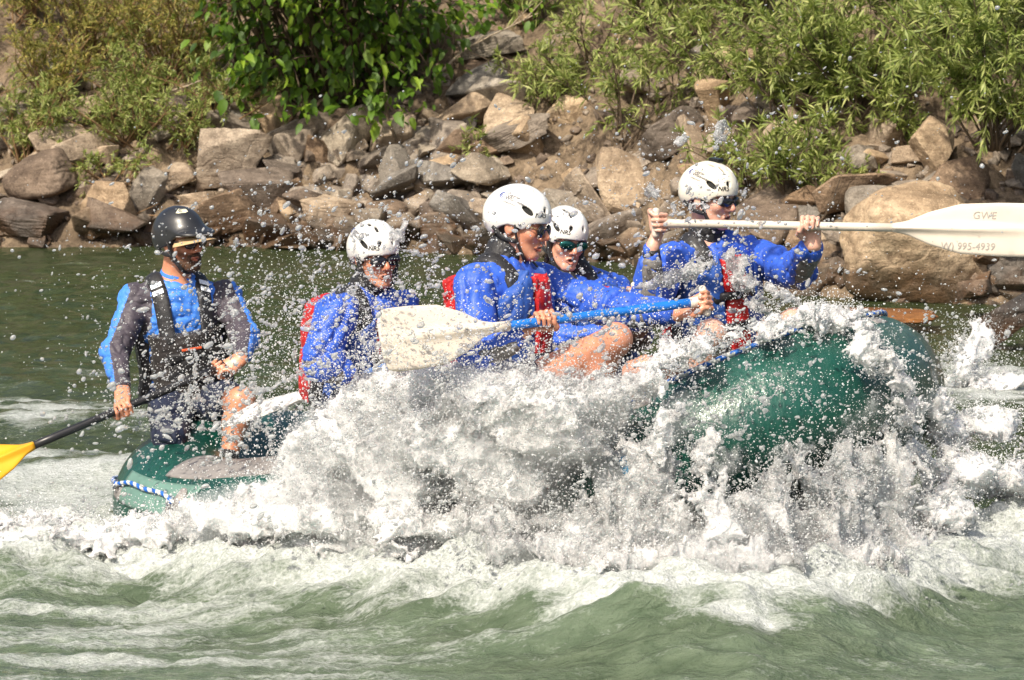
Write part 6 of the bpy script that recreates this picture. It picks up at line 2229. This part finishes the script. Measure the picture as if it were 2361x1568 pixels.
A = [(u, v, yf(u, off), ru, rv, ry, tl) for (u, v, off, ru, rv, ry, tl) in (
     (950, 940, .16, 130, 75, .10, 0), (1080, 925, .16, 150, 75, .10, 0), (1230, 940, .16, 160, 70, .10, 0), (1350, 935, .14, 110, 42, .08, -14), (1455, 892, .12, 54, 26, .05, -18),
     (800, 985, .18, 130, 65, .12, -20), (740, 1050, .20, 90, 48, .12, -22), (640, 1135, .24, 90, 30, .12, -12), (900, 1040, .2, 180, 60, .14, 0), (1100, 1030, .2, 200, 70, .12, 0),
     (1270, 1010, .18, 130, 48, .08, 0), (1550, 975, .14, 34, 70, .03, 34), (1622, 1050, .14, 26, 80, .025, 14), (1665, 1150, .15, 26, 100, .03, 4), (1680, 1240, .18, 44, 60, .06, 0),
     (790, 1110, .24, 130, 42, .14, 0), (980, 1120, .22, 120, 34, .12, 0), (1180, 1120, .2, 90, 50, .08, 0), (610, 1190, .28, 170, 28, .16, 0), (800, 1190, .28, 170, 34, .14, 0), (1000, 1215, .28, 130, 24, .14, 0))]
froth('splash', 'dense white splash bursting up between the paddle blade and the bow', A, 0.0058, M_froth, 5, ((0.16, 0.024), (0.07, 0.014), (0.034, 0.011), (0.017, 0.008)))
Bq = [(u, v, yf(u, off), ru, rv, ry, tl) for (u, v, off, ru, rv, ry, tl) in (
      (1470, 1170, .16, 90, 44, .03, 0), (1560, 1235, .17, 90, 56, .035, 0), (1420, 1230, .19, 110, 36, .05, 0), (1750, 1220, .15, 60, 74, .025, 0), (1850, 1225, .15, 80, 76, .03, 0), (1960, 1210, .15, 80, 80, .03, 0),
      (2060, 1170, .15, 60, 92, .03, -6), (2130, 1130, .15, 26, 95, .03, -8), (1900, 1285, .2, 200, 34, .07, 0), (2080, 1265, .2, 120, 44, .09, 0), (1700, 1295, .2, 150, 26, .07, 0), (1930, 1110, .12, 18, 44, .010, 0), (2070, 1050, .12, 16, 54, .010, -10), (1790, 1110, .12, 14, 50, .010, 10), (1860, 1100, .12, 12, 40, .010, -6), (2000, 1090, .12, 14, 40, .010, 4),
      (1250, 1205, .2, 160, 30, .06, 0), (1330, 1262, .26, 200, 26, .08, 0), (1520, 1290, .26, 160, 24, .08, 0), (1520, 1080, .14, 14, 50, .010, 30), (1430, 1090, .14, 16, 36, .010, 20))]
froth('water_curtain', 'clear grey curtain of water pouring off the lifted bow', Bq, 0.0062, M_curtain, 25, ((0.13, 0.026), (0.055, 0.016), (0.028, 0.012), (0.016, 0.007)), stretch=(0.8, 0.8, 1.4))
Cq = [(620, 1238, yf(620, .26), 120, 22, .14, 0), (790, 1250, yf(790, .28), 110, 20, .14, 0), (940, 1258, yf(940, .3), 80, 18, .12, 0), (80, 1240, -0.42, 120, 26, .14, 0), (230, 1232, -0.42, 120, 26, .14, 0), (380, 1228, -0.5, 110, 26, .14, 0), (500, 1224, -0.6, 110, 30, .16, 0), (-60, 1245, -0.4, 100, 26, .14, 0),
      (2195, 990, -0.60, 40, 34, .12, 0), (2290, 980, -0.40, 60, 22, .2, 0), (2230, 1090, -0.85, 50, 34, .14, 0), (2330, 1110, -0.7, 60, 24, .2, 0), (2180, 1190, -1.05, 50, 34, .14, 0), (2160, 930, -0.75, 24, 40, .06, 0)]
froth('foam_crest', 'breaking white foam along the wave beside the raft', Cq, 0.0070, M_froth, 45, ((0.12, 0.022), (0.05, 0.016), (0.028, 0.013), (0.017, 0.008)))
Dq = [(2228, 850, 5.9, 24, 54, .10, 20), (2258, 788, 6.1, 26, 18, .08, 30), (2280, 885, 5.9, 60, 18, .2, 0), (2245, 815, 6.0, 16, 40, .06, 10)]
froth('rock_splash', 'small white splash leaping beside the slate rock', Dq, 0.009, M_froth, 65, ((0.12, 0.035), (0.06, 0.028), (0.03, 0.018)))
# water running over the bow and the ribbons thrown across the bow paddler
Eq = [(1700, 772, -1.2, 130, 5, .03, -12), (1880, 738, -1.05, 70, 8, .05, -4), (1985, 790, -1.28, 20, 50, .012, -34), (2060, 870, -1.25, 22, 60, .012, -30), (1560, 822, -1.35, 60, 12, .04, -20), (1950, 752, -1.1, 56, 10, .04, 16), (2110, 960, -1.15, 16, 50, .012, -14)]
froth('wash', 'thin white wash running over the top of the bow', Eq, 0.0050, M_froth, 85, ((0.09, 0.016), (0.040, 0.016), (0.020, 0.010), (0.012, 0.005)))
Gq = [(1545, 640, -0.55, 60, 6, .010, -14), (1600, 615, -0.55, 44, 6, .010, -20), (1760, 715, -0.6, 26, 6, .008, 40), (1790, 675, -0.6, 50, 8, .010, 25), (1590, 476, -0.45, 30, 7, .010, -10),
      (1500, 440, -0.4, 14, 12, .012, 0), (1660, 300, -0.3, 13, 16, .012, 0), (1570, 320, -0.3, 13, 10, .012, 0), (920, 540, -0.8, 24, 24, .02, 0), (1700, 610, -0.55, 16, 24, .012, 0)]
froth('water_ribbon', 'glassy ribbons of water thrown across the bow paddler', Gq, 0.0042, M_ribbon, 105, ((0.06, 0.010), (0.028, 0.009), (0.014, 0.004)))

# ---------------------------------------------------------------- droplets
def _drop_mats():
    t = NT('water_drop')
    gl = t.n('BsdfGlass', ins={'Color': (0.98, 0.99, 0.99), 'Roughness': 0.0, 'IOR': 1.33})
    wt = t.principled(Base_Color=(0.93, 0.95, 0.95), Roughness=0.10, Specular_IOR_Level=1.0)
    tl = t.n('BsdfTranslucent', ins={'Color': (0.95, 0.96, 0.96)})
    m1 = t.n('MixShader', ins={'Fac': 0.45}); mx = t.n('MixShader', ins={'Fac': 0.42})
    L = t.t.links.new
    L(wt.outputs[0], m1.inputs[1]); L(tl.outputs[0], m1.inputs[2]); L(gl.outputs[0], mx.inputs[1]); L(m1.outputs[0], mx.inputs[2])
    return t.done(mx)
M_drop = _drop_mats()
def ico(sub):
    ph = (1 + 5 ** 0.5) / 2
    v = [(-1, ph, 0), (1, ph, 0), (-1, -ph, 0), (1, -ph, 0), (0, -1, ph), (0, 1, ph), (0, -1, -ph), (0, 1, -ph), (ph, 0, -1), (ph, 0, 1), (-ph, 0, -1), (-ph, 0, 1)]
    f = [(0, 11, 5), (0, 5, 1), (0, 1, 7), (0, 7, 10), (0, 10, 11), (1, 5, 9), (5, 11, 4), (11, 10, 2), (10, 7, 6), (7, 1, 8), (3, 9, 4), (3, 4, 2), (3, 2, 6), (3, 6, 8), (3, 8, 9), (4, 9, 5), (2, 4, 11), (6, 2, 10), (8, 6, 7), (9, 8, 1)]
    v = [unit(p) for p in v]
    for _ in range(sub):
        cache, out = {}, []
        def mid(a, b):
            k = (min(a, b), max(a, b))
            if k not in cache:
                cache[k] = len(v); v.append(unit(v[a] + v[b]))
            return cache[k]
        for a, b, c in f:
            x, y, z = mid(a, b), mid(b, c), mid(c, a)
            out += [(a, x, z), (b, y, x), (c, z, y), (x, y, z)]
        f = out
    return np.array(v), np.array(f)
def spray():
    r = np.random.default_rng(99)
    # (u, v, su, sv, y0, sy, count, size): clouds of droplets seen in the photograph
    clouds = [(820, 700, 150, 130, -0.9, 0.30, 1500, 1.0), (700, 800, 150, 120, -0.7, 0.35, 1500, 1.0), (480, 780, 140, 130, -0.3, 0.4, 1100, 1.0), (420, 930, 130, 60, 0.0, 0.3, 900, 1.1), (560, 960, 120, 60, -0.3, 0.3, 900, 1.1),
              (900, 620, 120, 90, -0.9, 0.3, 700, 0.8), (1150, 760, 220, 90, -1.55, 0.12, 1100, 1.0), (1300, 860, 220, 60, -1.6, 0.12, 1000, 1.0), (1550, 700, 160, 110, -0.8, 0.3, 900, 1.0), (1700, 640, 130, 90, -0.6, 0.3, 700, 1.0),
              (1600, 420, 170, 110, -0.4, 0.4, 330, 1.0), (1850, 300, 330, 190, -0.3, 0.8, 420, 0.8), (900, 430, 300, 90, -0.5, 0.6, 420, 0.9), (1300, 560, 260, 130, -1.0, 0.4, 420, 0.9), (1800, 900, 250, 120, -1.55, 0.12, 1100, 0.8),
              (1900, 1100, 260, 130, -1.68, 0.10, 2600, 0.85), (1300, 1130, 260, 90, -1.68, 0.10, 2200, 0.9), (1000, 960, 260, 120, -1.42, 0.12, 3000, 0.8), (750, 1020, 200, 90, -1.2, 0.15, 1800, 0.8), (1500, 1000, 160, 130, -1.68, 0.1, 1600, 0.85),
              (250, 1190, 240, 30, -0.6, 0.15, 1600, 0.7), (2200, 900, 90, 120, -0.8, 0.3, 900, 0.8), (2240, 830, 50, 50, 5.9, 0.2, 500, 1.6), (1800, 760, 200, 40, -1.1, 0.15, 900, 0.8), (350, 700, 200, 120, 0.0, 0.4, 350, 0.9), (1150, 1200, 150, 40, -1.4, 0.15, 900, 0.9),
              (2000, 560, 250, 150, -0.3, 0.6, 200, 0.7), (620, 600, 200, 90, -0.4, 0.4, 350, 0.8)]
    pos, rad = [], []
    for (u, v, su, sv, y0, sy, n, sz) in clouds:
        uu = u + su * r.normal(size=n); vv = v + sv * r.normal(size=n)
        # droplets clump in threads
        uu += 22 * pnoise(np.stack([uu / 60, vv / 60, np.full(n, 3.3)], 1)) * 3
        vv += 22 * pnoise(np.stack([uu / 60, vv / 60, np.full(n, 8.3)], 1)) * 3
        yy = y0 + sy * r.normal(size=n)
        pos += [P(a, b, c) for a, b, c in zip(uu, vv, yy)]
        rad.append(np.clip(r.lognormal(math.log(0.0023), 0.60, n), 0.0010, 0.0105) * sz)
    pos = np.array(pos); rad = np.concatenate(rad)
    keep = pos[:, 2] > 0.06
    pos, rad = pos[keep], rad[keep]
    n = len(pos)
    # elongate a little along the flight, no two alike
    ax = r.normal(size=(n, 3)) * 0.5 + np.array((0.8, -0.2, 0.45)); ax = unit_rows(ax)
    for name, m, sub in (('spray_mist', rad < 0.0034, 0), ('spray', (rad >= 0.0034) & (rad < 0.0075), 1), ('large_drops', rad >= 0.0075, 2)):
        tv, tf = ico(sub)
        c, q, a = pos[m], rad[m], ax[m]
        k = len(c)
        v = np.repeat(tv[None], k, 0)
        st = np.where(r.random(k) < 0.3, r.uniform(0.6, 1.7, k), r.uniform(0.0, 0.5, k))
        v = v + a[:, None, :] * ((v * a[:, None, :]).sum(-1) * st[:, None])[..., None]
        if sub:
            v = v * (1 + 0.18 * pnoise(v * 1.1 + r.uniform(0, 60, (k, 1, 3))))[..., None]
        v = c[:, None, :] + v * q[:, None, None]
        f = (np.arange(k)[:, None, None] * len(tv) + tf[None]).reshape(-1, 3)
        o = obj(name, mesh_from(name, v.reshape(-1, 3), f), M_drop)
        o['kind'] = 'stuff'
        tag(o, {'spray_mist': 'fine mist of tiny droplets over the raft', 'spray': 'flying droplets of water around the crew', 'large_drops': 'largest glassy drops hanging in the air'}[name], 'spray')
spray()

# the fine spray that every splash sheds: tiny beads hugging its surface, thinning outward
def instance_beads(name, label, pts, rad, seed, sub=1):
    me = bpy.data.meshes.new(name)
    me.vertices.add(len(pts))
    me.vertices.foreach_set('co', np.asarray(pts, np.float32).ravel())
    a = me.attributes.new('rad', 'FLOAT', 'POINT')
    a.data.foreach_set('value', np.asarray(rad, np.float32))
    r = np.random.default_rng(seed)
    sc = np.stack([r.uniform(0.8, 1.5, len(pts)), r.uniform(0.8, 1.2, len(pts)), r.uniform(0.7, 1.3, len(pts))], 1) * np.asarray(rad)[:, None]
    b = me.attributes.new('size', 'FLOAT_VECTOR', 'POINT')
    b.data.foreach_set('vector', sc.astype(np.float32).ravel())
    rt = me.attributes.new('turn', 'FLOAT_VECTOR', 'POINT')
    rt.data.foreach_set('vector', (np.array((0, -0.5, 0)) + r.normal(size=(len(pts), 3)) * 0.4).astype(np.float32).ravel())
    o = obj(name, me, M_mist)
    ng = bpy.data.node_groups.new(name, 'GeometryNodeTree')
    ng.interface.new_socket('Geometry', in_out='INPUT', socket_type='NodeSocketGeometry')
    ng.interface.new_socket('Geometry', in_out='OUTPUT', socket_type='NodeSocketGeometry')
    N = ng.nodes.new
    gi, go = N('NodeGroupInput'), N('NodeGroupOutput')
    ic = N('GeometryNodeMeshIcoSphere'); ic.inputs['Radius'].default_value = 1.0; ic.inputs['Subdivisions'].default_value = sub
    sm = N('GeometryNodeSetShadeSmooth'); mt = N('GeometryNodeSetMaterial'); mt.inputs['Material'].default_value = M_mist
    ip = N('GeometryNodeInstanceOnPoints')
    na = N('GeometryNodeInputNamedAttribute'); na.data_type = 'FLOAT_VECTOR'; na.inputs['Name'].default_value = 'size'
    nb = N('GeometryNodeInputNamedAttribute'); nb.data_type = 'FLOAT_VECTOR'; nb.inputs['Name'].default_value = 'turn'
    eu = N('FunctionNodeEulerToRotation')
    L = ng.links.new
    L(gi.outputs[0], ip.inputs['Points'])
    L(ic.outputs['Mesh'], sm.inputs[0]); L(sm.outputs[0], mt.inputs[0]); L(mt.outputs[0], ip.inputs['Instance'])
    L(na.outputs['Attribute'], ip.inputs['Scale'])
    L(nb.outputs['Attribute'], eu.inputs[0]); L(eu.outputs[0], ip.inputs['Rotation'])
    L(ip.outputs[0], go.inputs[0])
    md = o.modifiers.new('beads', 'NODES'); md.node_group = ng
    o['kind'] = 'stuff'
    return tag(o, label, 'spray')
def _mist():
    t = NT('spray_bead')
    wt = t.principled(Base_Color=(0.93, 0.94, 0.94), Roughness=0.12, Specular_IOR_Level=0.8)
    tl = t.n('BsdfTranslucent', ins={'Color': (0.95, 0.96, 0.96)})
    gl = t.n('BsdfTransparent', ins={'Color': (0.98, 0.99, 0.99)})
    m1 = t.n('MixShader', ins={'Fac': 0.4}); m2 = t.n('MixShader', ins={'Fac': 0.20})
    L = t.t.links.new
    L(wt.outputs[0], m1.inputs[1]); L(tl.outputs[0], m1.inputs[2]); L(m1.outputs[0], m2.inputs[1]); L(gl.outputs[0], m2.inputs[2])
    return t.done(m2)
M_mist = _mist()
def shed():
    r = np.random.default_rng(123)
    pts, rad = [], []
    for (v, n), cnt, reach in zip(SHED, (52000, 36000, 30000, 6000, 7000, 1800), (0.040, 0.030, 0.030, 0.06, 0.022, 0.014)):
        i = r.integers(0, len(v), cnt)
        d = r.exponential(reach, cnt)
        p = v[i] + n[i] * d[:, None] + r.normal(size=(cnt, 3)) * (0.006 + 0.25 * d[:, None])
        p[:, 2] += 0.25 * d
        pts.append(p)
        rad.append(np.clip(r.lognormal(math.log(0.0015), 0.42, cnt), 0.0007, 0.0042))
    # thin drifting mist: in front of the second row, over the stern and along the bow
    for (u, v_, su, sv, y0, sy, n_) in ((900, 800, 130, 90, -1.45, 0.12, 9000), (780, 720, 120, 110, -1.0, 0.2, 4000), (620, 900, 150, 90, -0.5, 0.25, 5000), (1150, 840, 220, 50, -1.5, 0.1, 5000), (1500, 780, 160, 60, -1.3, 0.2, 3500), (1850, 900, 220, 120, -1.65, 0.08, 4500), (480, 820, 150, 120, -0.1, 0.3, 2500), (1250, 640, 250, 120, -1.2, 0.2, 1500)):
        uu, vv_, yy = u + su * r.normal(size=n_), v_ + sv * r.normal(size=n_), y0 + sy * r.normal(size=n_)
        w = fbm(np.stack([uu / 70, vv_ / 70, yy * 3], 1), 3)
        kk = w > r.normal(0.0, 0.22, n_)
        pts.append(np.array([P(a_, b_, c_) for a_, b_, c_ in zip(uu[kk], vv_[kk], yy[kk])]))
        rad.append(np.clip(r.lognormal(math.log(0.0013), 0.45, kk.sum()), 0.0007, 0.0040))
    pts, rad = np.concatenate(pts), np.concatenate(rad)
    k = pts[:, 2] > 0.0
    instance_beads('fine_spray', 'fine white spray shed by the splash along the raft', pts[k], rad[k], 5)
shed()
# water running down the lifted bow: a thin film broken into streaks
def bow_film():
    s0, s1 = arc_of(0.55, -1), ARC + 0.75
    ns, na = 220, 70
    S, A_ = np.meshgrid(np.linspace(s0, s1, ns), np.radians(np.linspace(-35, 118, na)), indexing='ij')
    fl = np.stack([S * 7.0, A_ * 1.1, np.zeros_like(S)], -1)
    th = 0.004 + 0.010 * np.clip(0.5 + fbm(fl * 1.6 + 3, 4), 0, 1)
    v = tube_pt(S, A_, TUBE_R + th)
    i, j = np.meshgrid(np.arange(ns - 1), np.arange(na - 1), indexing='ij')
    q = i * na + j
    me = mesh_from('water_film', v.reshape(-1, 3), np.stack([q, q + 1, q + na + 1, q + na], -1).reshape(-1, 4))
    w = fbm(np.stack([S * 9, A_ * 1.6, S * 0], -1) + 11, 5, 0.62) + 0.35 * sstep(0.2, -0.5, A_) + 0.25 * sstep(1.1, 1.7, A_) - 0.12
    edge = sstep(0, 0.08, (S - s0) / (s1 - s0)) * sstep(1, 0.92, (S - s0) / (s1 - s0))
    set_attr(me, 'wash', (w * edge - (1 - edge)).ravel())
    t = NT('running_water')
    a = t.attr('wash').outputs['Fac']
    f = t.noise(t.pos(), 130, 4, 0.7)
    m = t.ramp(t.math('ADD', a, t.math('MULTIPLY', t.math('SUBTRACT', f, 0.5), 0.9)), [(0.22, 0.0), (0.75, 0.8)])
    nrm = t.bump(f, 0.4, 0.01)
    wt = t.principled(Base_Color=(0.88, 0.91, 0.90), Roughness=0.2, Normal=nrm)
    tr = t.n('BsdfTransparent'); gl = t.n('BsdfGlossy', ins={'Roughness': 0.08, 'Normal': nrm})
    fr = t.n('Fresnel', ins={'IOR': 1.33, 'Normal': nrm})
    film = t.n('MixShader', ins={'Fac': t.math('MULTIPLY', fr.outputs[0], 0.06)}); mx = t.n('MixShader', ins={'Fac': m})
    L = t.t.links.new
    L(tr.outputs[0], film.inputs[1]); L(gl.outputs[0], film.inputs[2]); L(film.outputs[0], mx.inputs[1]); L(wt.outputs[0], mx.inputs[2])
    o = obj('water_film', me, t.done(mx))
    o['kind'] = 'stuff'
    tag(o, 'thin film of water streaming down the lifted bow', 'water')
bow_film()

# the finest spray hangs round the splash as a soft white mist
def spray_cloud():
    t = NT('spray_cloud')
    vol = t.n('VolumePrincipled', ins={'Color': (0.97, 0.98, 0.98), 'Density': 2.2, 'Anisotropy': 0.25})
    t.t.links.new(vol.outputs[0], t.out.inputs['Volume'])
    cs = [(P(u, v, y), np.array((ru * 1.12, 0.0, rv * 1.18)) * ((y + CAM_D) / F_T) + np.array((0, ry + 0.05, 0)), tl) for (u, v, y, ru, rv, ry, tl) in A + Bq if ru > 30 and rv > 22]
    lo = np.min([c - r.max() for c, r, _ in cs], 0) - 0.05
    hi = np.max([c + r.max() for c, r, _ in cs], 0) + 0.05
    F = Field(lo, hi, 0.022)
    for c, r, tl in cs:
        a = math.radians(tl)
        R = np.array(((math.cos(a), 0, math.sin(a)), (0, 1, 0), (-math.sin(a), 0, math.cos(a))))
        F.ell(c, r, R, k=0.10)
    d = F.f + 0.03 * lattice_noise(tuple(F.n), 0.2 / 0.022, 7) + 0.012 * lattice_noise(tuple(F.n), 0.08 / 0.022, 8)
    for ax in range(3):
        sl = [slice(None)] * 3
        for e in (0, -1):
            sl[ax] = e
            d[tuple(sl)] = BIG
    v, f = surface_nets(d, F.lo, F.h)
    o = obj('spray_cloud', mesh_from('spray_cloud', v, f), t.m)
    o['kind'] = 'stuff'
    tag(o, 'soft white mist hanging around the splash', 'mist')
spray_cloud()
